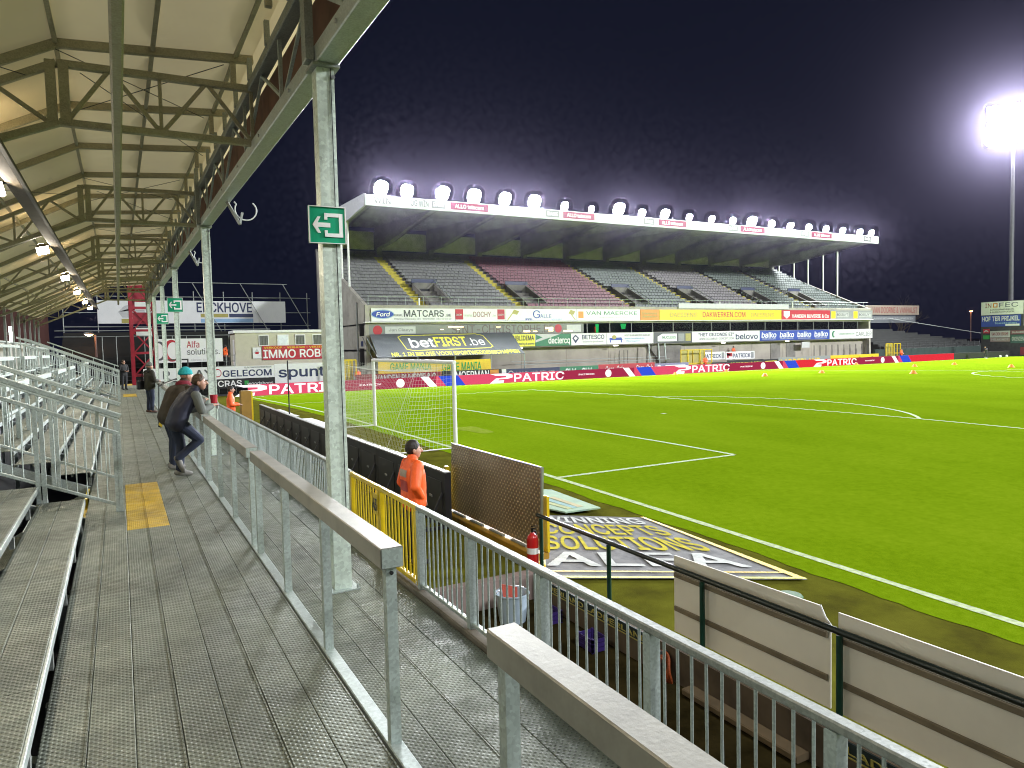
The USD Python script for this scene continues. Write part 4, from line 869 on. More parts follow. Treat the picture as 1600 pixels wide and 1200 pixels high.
# floodlights along the roof edge
LENS = emit('floodlight_lens', (.94, .97, 1.0), FLOOD)
ROOFL = [(597, 1.35), (637, 1.15), (693, 1.35), (742, 1.35), (790, 1.3), (836, 1.3), (883, .8), (925, .6), (968, 1.35), (1004, .8), (1040, 1.05), (1078, .7), (1113, .7), (1146, .75), (1176, 1.15), (1207, .8), (1236, .75), (1265, .75), (1292, .7), (1318, .7), (1345, .7), (1363, .7)]
def floodlight(name, label, cat, c, aim, w, h, group, lens=None):
    """a lamp body with a glowing lens facing the point AIM"""
    c = np.array(c, float); d = np.array(aim, float)-c; d /= np.linalg.norm(d)
    a = np.cross(d, [0, 0, 1.]); a /= np.linalg.norm(a); b = np.cross(a, d)
    t = thing(name, label, cat, c-[0, 0, h], group=group)
    V = []
    NL = 16; RO = [(math.copysign(abs(math.cos(q))**.7, math.cos(q)), math.copysign(abs(math.sin(q))**.7, math.sin(q))) for q in np.arange(NL)*2*math.pi/NL]
    for k, s in ((-.45, .5), (-.04, .92), (0., .97)):
        for x, y in RO: V.append(c + d*k*h*1.2 + a*x*w/2*s + b*y*h/2*s)
    V.append(c - d*.46*h*1.2)
    F = [(k*NL+i, k*NL+(i+1) % NL, k*NL+NL+(i+1) % NL, k*NL+NL+i) for k in (0, 1) for i in range(NL)] + [(3*NL, (i+1) % NL, i, i) for i in range(NL)]
    part(t, 'housing', MB().add(V, F), DARKST)
    part(t, 'lens', MB().add([c + d*.01 + a*x*w/2*1.0 + b*y*h/2*1.0 for x, y in RO] + [c + d*.06], [(i, (i+1) % NL, NL) for i in range(NL)]), lens or LENS)
    part(t, 'bracket', MB().bar(c-d*.2*h-[0, 0, h*.3], c-d*.2*h-[0, 0, h*.95], .08, .08), DARKST)
    return t
ORD = 'first second third fourth fifth sixth seventh eighth ninth tenth eleventh twelfth thirteenth fourteenth fifteenth sixteenth seventeenth eighteenth nineteenth twentieth twenty-first last'.split()
for i, (px, s) in enumerate(ROOFL):
    x = at(px, 320, 'y', YE)[0]
    floodlight('floodlight', ORD[i] + ' floodlight from the left along the main stand roof edge', 'floodlight', (x, YE+.12, fz1+.25+.36*s), (x*.6+21, -14 if i % 2 else 8, 0), 1.18*s, 1.0*s, 'floodlights on the main stand roof edge')

# ------------------------------------------------------------------ boards on the main stand
def band(px0, px1, py, Y, z0, z1, name, label, bg, items=(), **k):
    a, b = at(px0, py, 'y', Y)[0], at(px1, py, 'y', Y)[0]
    return board(name, label, 'advertising board', (a, Y, z0), (1, 0, 0), b-a, z1-z0, bg, items, thick=.04, **k)
T = lambda s, x0, x1, y, h, m, **k: ('t', s, x0, y, h, m, dict(width=x1-x0, **k))
UB = dict(py=493, Y=YF-.02, z0=5.46, z1=6.72); ub = lambda a, b, *r: band(a, b, UB['py'], UB['Y'], UB['z0'], UB['z1'], 'advertising_board', *r)
ub(580, 711, 'white board with blue oval emblem and large dark letters MATCARS', BOARDW, [('e', .13, .55, .62*1.6/1.0*.95, .37, SILVER), ('e', .13, .55, .92, .34, LBLUE), ('e', .13, .55, .86, .29, BLUE), T('Ford', .055, .205, .40, .3, WHITE, shear=.25), T('www.', .25, .36, .38, .24, DGREY, bold=False), T('MATCARS', .375, .86, .36, .5, DGREY), T('.BE', .88, .95, .37, .2, DGREY), T('Pittemse Steenweg 101   WAREGEM   056 60 10 40', .26, .95, .12, .14, GREY, bold=False)])
ub(711.5, 790, 'white board reading DOCHY between two red squares', BOARDW, [('r', .0, .12, .15, .96, RED), ('r', .83, .12, .98, .96, RED), T('DOCHY', .02, .13, .42, .16, SILVER), T('DOCHY', .85, .96, .42, .16, SILVER), T('www.', .17, .34, .36, .22, SILVER, bold=False), T('DOCHY', .35, .70, .33, .42, DRED, bold=False), T('.be', .73, .80, .36, .18, SILVER)])
gav = lambda x, s: [('line', [(x-.08*s, .05), (x+.0*s, .72)], .1, OLIVE), ('p', [(x-.02, .62), (x+.05, .5), (x+.08, .8), (x+.01, .95)], OLIVE)]
ub(790.5, 901, 'white board with a blue word GALLE between two yellow gavels', BOARDW, gav(.1, 1)+gav(.9, -1)+[T('G', .37, .47, .22, .66, BLUE, bold=False), T('ALLE', .47, .63, .22, .34, BLUE, bold=False), T('www.', .26, .36, .06, .2, BLUE), T('advocaten', .63, .78, .07, .14, LBLUE, bold=False)])
ub(901.5, 1000, 'white board with an orange square and the words VAN MAERCKE', BOARDW, [('r', .02, .22, .10, .8, ORNG), T('VAN MAERCKE', .14, .95, .5, .32, GREENP, bold=False), T('slaapcomfort sinds jaren', .33, .80, .2, .16, SILVER, bold=False)])
ub(1000.5, 1030, 'small orange board next to the yellow one', ORNG, [T('Daessens', .1, .9, .55, .2, OLIVE), T('dakwerken', .1, .9, .25, .2, OLIVE)])
ub(1030.5, 1221, 'long yellow board reading DAKWERKEN.COM', YEL, [T('DAESSENS', .08, .28, .3, .4, OLIVE, bold=False), T('DAKWERKEN.COM', .33, .68, .28, .5, RED, bold=False), T('DAESSENS', .73, .93, .3, .4, OLIVE, bold=False)])
ub(1221.5, 1297, 'red board with a white shield and the words VANDEN BUVERIE & Co', RED, [('p', [(.04, .9), (.04, .4), (.1, .1), (.16, .4), (.16, .9)], WHITE), T('VANDEN BUVERIE & Co', .2, .97, .18, .36, WHITE)])
ub(1297.5, 1363, 'grey board with two yellow fields reading BOSSUYT', GREY, [('r', .02, .1, .12, .9, YEL), ('r', .54, .1, .64, .9, YEL), ('r', .14, .3, .42, .75, SILVER), T('BOSSUYT', .15, .41, .38, .28, DGREY), ('r', .66, .3, .97, .75, SILVER), T('BOSSUYT', .67, .96, .38, .28, DGREY)])
# lounge: floor, back, glass, mullions, lit lamps
LOUN = M('dark_green_lounge_wall', (.035, .055, .02), .7, var=.5, scale=.3)
gp('lounge_back', MB().box(X0+.4, X1-.4, 47.5, 47.6, 2.8, 5.15), LOUN)
gp('lounge_sill', MB().box(X0+.1, X1, YF+.12, YF+.3, 2.79, 4.06, .01), CONC)
xm = np.arange(X0+.4, X1, 3.16)
for a, b in zip(xm[:-1], xm[1:]): gp('window_pane', MB().box(a+.04, b-.04, YF+.2, YF+.212, 4.07, 5.15), GLASS)
for x in xm: gp('mullion', MB().box(x-.035, x+.035, YF+.17, YF+.25, 4.065, 5.155), GREY)
BLIND = M('pale_window_screen', (.20, .21, .20), .6, var=.12, scale=.5)
gp('window_screen', MB().box(X0+.45, at(910, 513, 'y', YF)[0], YF+.30, YF+.32, 4.08, 5.14), BLIND)
t = band(572, 912, 513, YF+.165, 4.10, 5.12, 'lettered_glass', 'grey glass front with red roundels and tall thin letters SINT-CHRISTOPHE.BE', BLIND, [('e', .045, .5, .46, .46, RED), ('e', .865, .5, .46, .46, RED), ('r', .075, .15, .2, .85, SILVER), T('Jan Claeys', .09, .19, .4, .26, GREY), T('SINT-CHRISTOPHE.BE', .355, .84, .08, .84, M('engraved_brown', (.12, .09, .085), .5), bold=False), ('r', .91, .1, .985, .88, SILVER)])
AMB, LG, LR, LPU = emit('amber_glow', (1., .72, .36), 5.), emit('green_glow', (.05, 1., .25), 1.1), emit('red_glow', (1., .06, .02), 1.0), emit('violet_glow', (.35, .05, .5), .18)
for px, w, z, h in ((700, 24, 4.83, .09), (688, 5, 4.6, .06), (714, 4, 4.6, .05), (775, 7, 4.8, .05), (818, 10, 4.25, .16), (833, 6, 4.25, .12), (852, 12, 4.55, .22), (857, 7, 4.3, .2), (880, 14, 4.25, .12)):
    a, b = at(px, 513, 'y', YF+.13)[0], at(px+w, 513, 'y', YF+.13)[0]
    gp('lit_lamp_strip', MB().box(a, b, YF+.10, YF+.12, z, z+h), AMB, label='warm light seen in the lounge window')
for px, mt, z0, z1, w in ((930, LR, 4.1, 4.8, 1), (933, LG, 4.1, 5.1, 3.2), (974, LG, 4.5, 5.12, 5), (1053, LR, 4.2, 5.1, 3), (1049, LR, 4.1, 4.5, 1.5)):
    a, b = at(px-w/2, 513, 'y', 46)[0], at(px+w/2, 513, 'y', 46)[0]; gp('coloured_lamp', MB().tube(((a+b)/2, 46, z0), ((a+b)/2, 46, z1), (b-a)/2, 10, (b-a)*.75), mt)
for px in (1180, 1198): x = at(px, 505, 'y', 45.6)[0]; gp('ceiling_lamp', MB().lathe([(0, 5.05), (.38, 5.0), (.3, 4.86), (0, 4.84)], (x, 45.6, 0), 12), emit('cool_lamp', (1, 1, .95), 3.))
gp('violet_ceiling', MB().box(at(1215, 510, 'y', 47)[0], at(1300, 510, 'y', 47)[0], 46.9, 47.0, 4.3, 5.1), LPU)
for px in np.arange(1140, 1290, 9):
    x = at(px+RNG.uniform(-2, 2), 515, 'y', 46.5)[0]; gp('table_candle', MB().box(x-.06, x+.06, 46.4, 46.5, 4.12, 4.2), AMB) if RNG.random() < .6 else None
# lower row of boards
lb = lambda a, b, *r: band(a, b, 532, YF-.02, 2.72, 4.02, 'advertising_board', *r)
lb(797, 836, 'lemon yellow board reading PUBLIDEMA', LEMON, [T('PUBLIDEMA', .04, .96, .5, .38, BLACK), T('lettering & panels', .28, .97, .14, .16, DGREY)])
lb(836.5, 892, 'dark green board with a pale corner reading declercq', GREENP, [('p', [(0, 1), (0, .3), (.72, 1)], SILVER), ('p', [(.02, .95), (.02, .5), (.2, .72)], GREENP), T('declercq', .36, .97, .2, .5, WHITE)])
lb(892.5, 948, 'white board with a dark diamond emblem and the word BETESCO', BOARDW, [('p', [(.03, .6), (.12, .9), (.22, .6), (.12, .15)], NAVY), ('p', [(.07, .6), (.12, .75), (.18, .6), (.12, .4)], BOARDW), T('BETESCO', .3, .93, .5, .36, NAVY), T('technische groothandel', .32, .9, .22, .14, SILVER)])
lb(948.5, 1021, 'white board with a small blue and green bench emblem', BOARDW, [('p', [(.05, .35), (.05, .55), (.3, .6), (.33, .35)], BLUE), ('e', .15, .62, .24, .18, OLIVE), ('r', .06, .15, .08, .35, BLUE), ('r', .29, .15, .31, .35, BLUE), T('HOUT IN UW MOOISTE KLEEDJES', .37, .93, .68, .16, GREY), T('www.houtland.be', .37, .8, .42, .14, LBLUE), T('Waregem', .4, .7, .2, .12, LBLUE)])
lb(1021.5, 1081, 'dark board with a white rounded field and a grey picture', DGREY, [('p', [(.1, .15), (.1, .6), (.22, .85), (.6, .85), (.6, .15)], BOARDW), T('NUCLEUS', .22, .57, .4, .22, GREENP), ('r', .64, .15, .8, .85, GREY), ('r', .83, .15, .97, .85, OLIVE)])
lb(1081.5, 1187, 'white board reading HET GEZONDE EI and belovo', BOARDW, [T('"HET GEZONDE EI"', .09, .60, .55, .3, NAVY), T('WWW.COLUMBUS-CONCEPT.COM', .1, .6, .2, .2, GREY), T('belovo', .63, .97, .2, .52, NAVY)])
lb(1187.5, 1296, 'blue board with the word balko written four times', BLUE, [T('balko', .02+.25*i, .22+.25*i, .3, .52, WHITE, shear=.12) for i in range(4)]+[T('KOELCELLEN', .03+.25*i, .21+.25*i, .1, .12, SILVER) for i in range(4)])
lb(1296.5, 1363, 'white board reading CARLIER at the right end of the stand', BOARDW, [('e', .09, .5, .3, .36, GREENP), ('e', .11, .5, .2, .26, BOARDW), T('VERZEKERINGEN', .2, .56, .42, .2, GREENP, bold=False), T('CARLIER', .6, .98, .25, .46, DGREY, bold=False)])
for px in (812, 962, 1130, 1230): x = at(px, 541, 'y', YF-.05)[0]; gp('under_lamp', MB().box(x-.3, x+.3, YF-.12, YF-.05, 2.5, 2.62), emit('under_lamp_glow', (1., .93, .8), 6.))
# slanting banner
tl, tr, bl, br = at(573, 527, 'y', 43.9), at(795, 523, 'y', 43.9), at(591, 559, 'y', 40.6), at(812, 560, 'y', 40.6)
vv = ((bl-tl)+(br-tr))/2; Lw = tr[0]-tl[0]; vh = np.linalg.norm(vv)
slate = M('slate_banner', (.085, .095, .105), .6, var=.12, scale=.6)
t = board('banner', 'large slate grey slanting banner reading betFIRST.be in white and yellow', 'banner', bl, (1, 0, 0), Lw, vh, slate, [
    ('line', [(.2, .92), (.72, .96), (.77, .88), (.80, .36), (.77, .3), (.24, .26), (.2, .32), (.175, .86), (.2, .92)], .09, LEMON),
    T('bet', .235, .40, .40, .40, WHITE), T('FIRST', .405, .63, .42, .40, LEMON), T('.be', .64, .755, .43, .34, WHITE, bold=False), T('NR. 1 IN BELGIE VOOR SPORTWEDDENSCHAPPEN', .09, .97, .03, .15, LEMON)], v=-vv, thick=.02)
for f in (0., .25, .5, .75, 1.): part(t, 'support', MB().tube(bl+[Lw*f, .05, -.03], bl+[Lw*f, .05, -2.4-bl[2]+1.4], .05, 6).tube(bl+[Lw*f, .05, -.05], tl+[Lw*f, .05, -.05], .04, 6), GALV)
part(t, 'access_ladder', MB().bar(tl+[-.4, 0, 0], bl+[-.6, 0, 0], .05, .05).bar(tl+[.1, 0, 0], bl+[-.1, 0, 0], .05, .05), DARKST)
# concrete front wall, terraces, players' tunnel area
WALLC = M('pale_concrete_wall', (.34, .31, .26), .85, var=.25, scale=.35, bump=.15, bscale=8.)
for a, b in zip(np.linspace(X0, X1, 14)[:-1], np.linspace(X0, X1, 14)[1:]): gp('front_wall_panel', MB().box(a+.015, b-.015, 45.0, 45.3, -.9, 2.6, .01), WALLC)
for i, (y, z) in enumerate(((44.2, .3), (43.3, -.05), (42.4, -.35))): gp('front_terrace_step', MB().box(at(800, 575, 'y', 44)[0], at(1060, 575, 'y', 44)[0], y-.0, 45.0, -.9, z), CONC)
for z, y in ((1.2, 44.15), (.9, 43.25)): gp('terrace_rail', MB().tube((at(800, 570, 'y', 44)[0], y, z-.1), (at(1040, 565, 'y', 44)[0], y, z-.1), .03, 6), GALV)
for px in (968, 975, 981): x = at(px, 560, 'y', 44.1)[0]; gp('rail_gate_bar', MB().tube((x, 44.1, .3), (x, 44.1, 2.0), .03, 6), DARKST)
for px in (1018, 1033, 1043): x = at(px, 560, 'y', 43.4)[0]; gp('prop', MB().tube((x, 43.6, -.5), (x, 43.9, 2.7), .09, 8), GALVL)
gp('ramp_wall', MB().prism([(at(1017, 550, 'y', 44)[0], 2.6), (at(1045, 570, 'y', 44)[0], -.5), (at(1070, 570, 'y', 44)[0], -.5), (at(1070, 550, 'y', 44)[0], 2.6)], (0, 44.9, 0), (0, 44.6, 0), np.array([1., 0, 0]), np.array([0, 0, 1.])), CONCD)
for px in (1212, 1236): x = at(px, 545, 'y', 44.9)[0]; gp('wall_recess', MB().box(x-.9, x+.9, 44.93, 44.998, .2, 2.4), CONCD)
gp('small_screen', MB().box(at(1252, 535, 'y', 44)[0], at(1264, 535, 'y', 44)[0], 43.9, 43.98, 1.6, 2.4), SILVER)
for px in np.arange(1272, 1362, 9.3): x = at(px, 550, 'y', 43.5)[0]; gp('fence_post', MB().tube((x, 43.5, -.6), (x, 43.5, 1.9), .05, 6), DARKST)
# second row of boards behind the LED board
def low(px0, px1, py0, py1, Y, label, bg, items=()):
    z0, z1 = at((px0+px1)/2, py1, 'y', Y)[2], at((px0+px1)/2, py0, 'y', Y)[2]
    return band(px0, px1, (py0+py1)/2, Y, z0, z1, 'advertising_board', label, bg, items)
low(591, 681, 563, 583, 40.2, 'left yellow board reading GAME MANIA, seen through the goal net', YEL, [T('GAME MANIA', .2, .92, .2, .6, GRN)])
low(682, 767, 562, 583, 40.2, 'right yellow board reading GAME MANIA, under the slanting banner', YEL, [T('GAME MANIA', .10, .82, .2, .6, GRN)])
low(556, 690, 583, 604, 37.6, 'dark red board reading VANDEN BUVERIE behind the goal', DRED, [T('VANDEN BUVERIE & C', .22, .93, .4, .5, SILVER)])
low(690.5, 784, 578, 600, 37.6, 'black board reading MOERMAN', BLACK, [T('MOERMAN', .22, .78, .42, .5, WHITE), ('r', .8, .45, .95, .95, ORNG)])
low(784.5, 791, 577, 590, 37.6, 'small square white board', BOARDW)
low(791.5, 875, 575, 598, 37.6, 'dark violet board with faint lettering', NAVY, [('e', .08, .68, .2, .2, SILVER), ('e', .08, .68, .15, .15, NAVY), T('LAAGLAND BEL AIR', .18, .9, .5, .3, GREY)])
low(875.5, 935, 572, 594, 37.6, 'green board reading CLV twice', GREENP, [T('CLV', .13, .4, .4, .45, WHITE), T('CLV', .56, .82, .4, .45, WHITE)])
low(935.5, 1023, 568, 591, 37.6, 'bright red board with white script reading Coca-Cola', RED, [T('Coca-Cola', .10, .42, .45, .42, WHITE, shear=.3, bold=False), T('Coca-Cola', .64, .95, .45, .42, WHITE, shear=.3, bold=False)])
low(1023.5, 1076, 567, 588, 37.6, 'pale violet board with a small emblem', M('pale_violet_print', (.22, .21, .34), .5), [('e', .12, .7, .2, .2, WHITE), ('r', .3, .55, .9, .85, WHITE)])
low(1112, 1136, 566, 584, 37.6, 'black board with yellow field left of the sportsbar lettering', BLACK, [('r', .1, .5, .8, .8, LEMON)])
low(1136.5, 1193, 562, 582, 37.6, 'black board with yellow lettering under the white boards', BLACK, [T('SPORT EN DOEN', .08, .93, .45, .35, LEMON)])
low(1193.5, 1216, 561, 579, 37.6, 'black board with a small white and yellow field', BLACK, [('r', .1, .5, .9, .85, LEMON)])
low(1216.5, 1297, 557, 578, 37.6, 'grey board reading LADDERLAND in yellow letters', GREY, [T('LADDERLAND', .04, .8, .35, .5, YEL)])
low(1298, 1373, 554, 575, 37.6, 'yellow board reading europabank', YEL, [T('europabank', .08, .92, .4, .42, BLACK)])
low(1089, 1133, 550, 562, 41.5, 'left white board reading PATRICK under the stand', BOARDW, [('p', [(.03, .85), (.03, .7), (.16, .7), (.16, .5), (.05, .5), (.05, .2), (.1, .2), (.1, .4), (.22, .4), (.22, .85)], RED), T('PATRICK', .24, .85, .22, .5, NAVY), ('r', .87, .1, .97, .9, GREY)])
low(1134, 1179, 549, 561, 41.5, 'right white board reading PATRICK under the stand', BOARDW, [('p', [(.03, .85), (.03, .7), (.16, .7), (.16, .5), (.05, .5), (.05, .2), (.1, .2), (.1, .4), (.22, .4), (.22, .85)], RED), T('PATRICK', .24, .85, .22, .5, NAVY), ('r', .87, .1, .97, .9, GREY)])
def cage(px0, px1, py0, py1, Y, label):
    x0, x1 = at(px0, py0, 'y', Y)[0], at(px1, py0, 'y', Y)[0]; z0, z1 = at(px0, py1, 'y', Y)[2], at(px0, py0, 'y', Y)[2]
    t = thing('yellow_cage', label, 'cage', ((x0+x1)/2, Y, z0))
    for x in (x0, (x0+x1)/2, x1):
        for y in (Y, Y+1.2): part(t, 'upright', MB().box(x-.05, x+.05, y-.05, y+.05, z0, z1), YELP)
    for z in (z1, z0+(z1-z0)*.3):
        for y in (Y, Y+1.2): part(t, 'bar', MB().box(x0, x1, y-.045, y+.045, z-.05, z+.05), YELP)
    part(t, 'mesh_back', MB().box(x0+.06, x1-.06, Y+1.22, Y+1.23, z0, z1-.05), OLIVE)
cage(1075, 1112, 547, 578, 39.5, 'yellow steel cage before the main stand with a steward in front')
cage(1397, 1407, 537, 558, 38.5, 'small yellow cage in front of the far corner terrace')
cage(533, 556, 563, 612, 38.2, 'orange yellow cage at the left corner of the main stand behind the goal net')

# ------------------------------------------------------------------ far right: corner terrace, end boards, lamp
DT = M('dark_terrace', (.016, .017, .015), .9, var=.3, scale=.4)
t = thing('corner_terrace', 'dark empty corner terrace behind the far end of the pitch', 'stand', (112, 55, -.6))
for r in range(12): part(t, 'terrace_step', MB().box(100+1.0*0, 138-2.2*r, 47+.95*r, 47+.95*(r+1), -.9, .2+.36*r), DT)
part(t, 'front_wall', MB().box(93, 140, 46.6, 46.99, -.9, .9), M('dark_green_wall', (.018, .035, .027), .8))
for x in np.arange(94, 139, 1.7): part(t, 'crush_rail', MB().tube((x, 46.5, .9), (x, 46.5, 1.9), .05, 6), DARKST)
part(t, 'end_rail', MB().tube((139, 47, 1.4), (113, 58.3, 6.2), .06, 6), GALVD)
a, b = at(1364, 485, 'y', 58)[0], at(1436, 485, 'y', 58)[0]
board('billboard', 'dim cream billboard with faded red letters above the corner terrace', 'billboard', (a-2, 58, 6.75), (1, 0, 0), b-a+2, 1.7, M('dim_cream_board', (.20, .165, .125), .6), [T('VAN DOORNE & VANHALST', .12, .96, .2, .6, M('faded_red', (.16, .045, .035), .6))])
board('billboard', 'dark strip with pale lettering under the dim cream billboard', 'billboard', (a-2, 58.05, 5.3), (1, 0, 0), b-a+1, 1.3, DGREY, [T('AANNEMINGEN BOUWWERKEN', .15, .95, .45, .3, GREY)])
XB = 113.
def endb(py0, py1, px0, px1, label, bg, items=(), x=XB):
    p0, p1 = at(px0, (py0+py1)/2, 'x', x), at(px1, (py0+py1)/2, 'x', x); z0, z1 = at((px0+px1)/2, py1, 'x', x)[2], at((px0+px1)/2, py0, 'x', x)[2]
    return board('billboard', label, 'billboard', (x, p0[1], z0), (0, -1, 0), p0[1]-p1[1], z1-z0, bg, items, thick=.1)
t = endb(471, 491.5, 1533, 1599, 'white billboard reading INOFEC behind the far goal line', BOARDW, [T('IN', .10, .25, .56, .34, DRED, bold=False), ('r', .29, .56, .40, .90, ORNG), ('r', .315, .63, .375, .83, BOARDW), T('FEC', .44, .88, .56, .34, NAVY, bold=False), T('KANTOORMEUBELEN', .22, .78, .34, .1, DGREY), T('& BUREAUSTOELEN', .22, .78, .16, .1, DGREY)])
endb(492.5, 510, 1533, 1595, 'blue billboard reading HOF TER PRIJKEL', BLUE, [T('HOF TER PRIJKEL', .03, .97, .5, .4, WHITE), T('feestzalen', .35, .9, .22, .16, LBLUE), ('r', .62, .03, .97, .2, WHITE)])
endb(468, 508, 1600, 1625, 'white and yellow billboard at the right edge of the picture', BOARDW, [('r', 0, .6, 1, .95, LEMON)])
for i, (a, b, c, d, bg, s, lab) in enumerate(((517, 527, 1547, 1578, SILVER, 'VAN DEN BERGHE', 'upper grey board low on the end wall'), (527.5, 534, 1547, 1578, M('dusty_pink_board', (.30, .22, .21), .6), 'HELMONDT', 'dusty pink board low on the end wall'), (523, 536, 1579, 1606, M('dim_green_board', (.05, .13, .10), .6), 'GROENDIENST', 'dim green board low on the end wall'), (516, 522, 1579, 1606, M('dim_rose_board', (.20, .08, .09), .6), 'SLAGERIJ', 'dim rose board low on the end wall'), (514, 521, 1536, 1546, RED, 'A', 'small red board at the left of the end wall boards'), (524, 530, 1536, 1546, GRN, '', 'small green board at the left of the end wall boards'))):
    endb(a, b, c, d, lab, bg, [T(s, .08, .92, .3, .45, SILVER if bg is not SILVER else DRED)] if s else [])
t = thing('end_wall', 'grey panelled wall with glass doors under the billboards behind the far goal', 'wall', (114, 20, -.6))
for y in np.arange(-30, 42, 3.0): part(t, 'wall_panel', MB().box(113.4, 113.7, y+.05, y+2.95, -.9, 4.0, .02), M('grey_end_panel', (.27, .28, .28), .6, rand=.15))
part(t, 'billboard_frame', MB().box(113.15, 113.25, 34, 42, -.9, 8.0), DARKST)
low2 = at(1560, 548, 'x', 112.5)
board('advertising_board', 'dark red board behind the far end of the LED board', 'advertising board', (111.8, 35.6, -.4), (0, -1, 0), 6, 1.2, DRED, [T('VERANDAS', .1, .9, .4, .45, SILVER)])
low(1415, 1500, 557, 568, 37.8, 'pale yellow and white board row behind the LED board, right of the yellow cage', BOARDW, [('r', 0, 0, .45, 1, OLIVE), T('BRUSSELS AIR', .5, .95, .4, .4, DRED)])
low(1375, 1395, 559, 572, 37.8, 'pink board between the europabank board and the small cage', M('pink_board', (.45, .14, .18), .6))
SOD = emit('sodium_lamp', (1., .42, .12), 60.)
def street_lamp(p, hgt, label):
    t = thing('street_lamp', label, 'street lamp', (p[0], p[1], -.9))
    part(t, 'pole', MB().tube((p[0], p[1], -.9), (p[0], p[1], hgt-.1), .13, 8, .08), M('red_brown_pole', (.14, .09, .08), .6)); part(t, 'arm', MB().bar((p[0], p[1], hgt-.1), (p[0]-.5, p[1]-.3, hgt+.06), .1, .08), DARKST)
    part(t, 'lantern', MB().lathe([(0, .22), (.3, .18), (.45, 0), (.2, 0), (0, 0)], (p[0]-.5, p[1]-.3, hgt), 12), DARKST); part(t, 'bulb', MB().lathe([(0, -.2), (.2, -.16), (.34, -.01), (0, -.01)], (p[0]-.5, p[1]-.3, hgt), 12), SOD)
p = at(1517, 486, 'y', 60); street_lamp(p, p[2], 'orange street lamp between the corner terrace and the billboards')
p = at(149, 522, 'y', 52); street_lamp(p, p[2], 'orange lit lamp at the dark left corner beyond the bleacher')
# bare tree behind the corner terrace
def bare_tree(x, y, h, label, sd):
    r = random.Random(sd); t = thing('tree', label, 'tree', (x, y, -.9)); trunk, crown_ = MB(), MB()
    def grow(p, d, L, rad, lev):
        q = p + d*L; (trunk if lev < 2 else crown_).tube(p, q, rad, 5 if lev < 2 else 3, rad*.65)
        if lev < 6:
            for _ in range(2 if lev else 4):
                e = d + np.array([r.gauss(0, .42), r.gauss(0, .42), r.gauss(.12, .25)]); grow(q, e/np.linalg.norm(e), L*r.uniform(.68, .85), rad*.62, lev+1)
    grow(np.array([x, y, -.9]), np.array([0, 0, 1.]), h*.24, .3, 0)
    bk = M('dark_bark', (.07, .055, .04), .9); part(t, 'trunk', trunk, bk); part(t, 'crown', crown_, bk, kind='stuff')
bare_tree(128, 66, 13, 'dark bare tree rising behind the corner terrace', 3)
bare_tree(139, 72, 11, 'smaller dark bare tree right of the one behind the corner terrace', 5)

# floodlight masts at the four corners of the ground
def mast(x, y, zh, label, n=(5, 5), w=1.5, h=1.25, gain=None):
    t = thing('floodlight_mast', label, 'floodlight mast', (x, y, -.9))
    part(t, 'pole', MB().tube((x, y, -.9), (x, y, zh-3), .42, 16, .22), M('weathered_mast_steel', (.10, .10, .105), .6, .3), smooth=40)
    d = np.array([52-x, -y*1.0, -zh]); d /= np.linalg.norm(d); a = np.cross(d, [0, 0, 1.]); a /= np.linalg.norm(a); b = np.cross(a, d)
    c = np.array([x, y, zh])
    part(t, 'head_frame', MB().bar(c-a*n[0]*w/2-d*.9, c+a*n[0]*w/2-d*.9, .25, .25).bar(c-a*n[0]*w/2-d*.9+b*2, c+a*n[0]*w/2-d*.9+b*2, .2, .2).bar(c-a*n[0]*w/2-d*.9-b*2, c+a*n[0]*w/2-d*.9-b*2, .2, .2).bar(c-b*(n[1]*h/2+.6)-d*.9, c+b*n[1]*h/2-d*.9, .35, .35), DARKST)
    for i in range(n[0]):
        for j in range(n[1]):
            e = c + a*(i-(n[0]-1)/2)*w + b*(j-(n[1]-1)/2)*h
            V = [e + d*k*.7 + a*u*w*.45*s + b*v*h*.45*s for k, s in ((-.9, .5), (0, 1.)) for u, v in ((-1, -1), (1, -1), (1, 1), (-1, 1))]
            hp = part(t, 'lamp_housing', MB().add(V, [(k, (k+1) % 4, 4+(k+1) % 4, 4+k) for k in range(4)] + [(3, 2, 1, 0)]), DARKST)
            part(hp, 'lens', MB().add([e + d*.01 + a*u*w*.43 + b*v*h*.43 for u, v in ((-1, -1), (1, -1), (1, 1), (-1, 1))], [(0, 1, 2, 3)]), gain or LENS)
pm = at(1584, 192, 'y', 42)
mast(pm[0], 42.0, pm[2], 'tall slender floodlight mast with blazing head at the right', (5, 5))
mast(112., -50., 38., 'floodlight mast at the far right corner, outside the picture', (6, 6))
mast(-30., 55., 38., 'floodlight mast at the left corner, hidden by the near roof', (6, 6), gain=emit('floodlight_lens_low', (.94, .97, 1.0), FLOOD*.13))
mast(52., -62., 36., 'floodlight mast behind the near touchline, outside the picture', (5, 4), gain=emit('floodlight_lens_dimmed', (.94, .97, 1.0), FLOOD*.2))
mast(-2., -58., 38., 'floodlight mast behind the viewer, outside the picture', gain=emit('floodlight_lens_dimmed', (.94, .97, 1.0), FLOOD*.2))


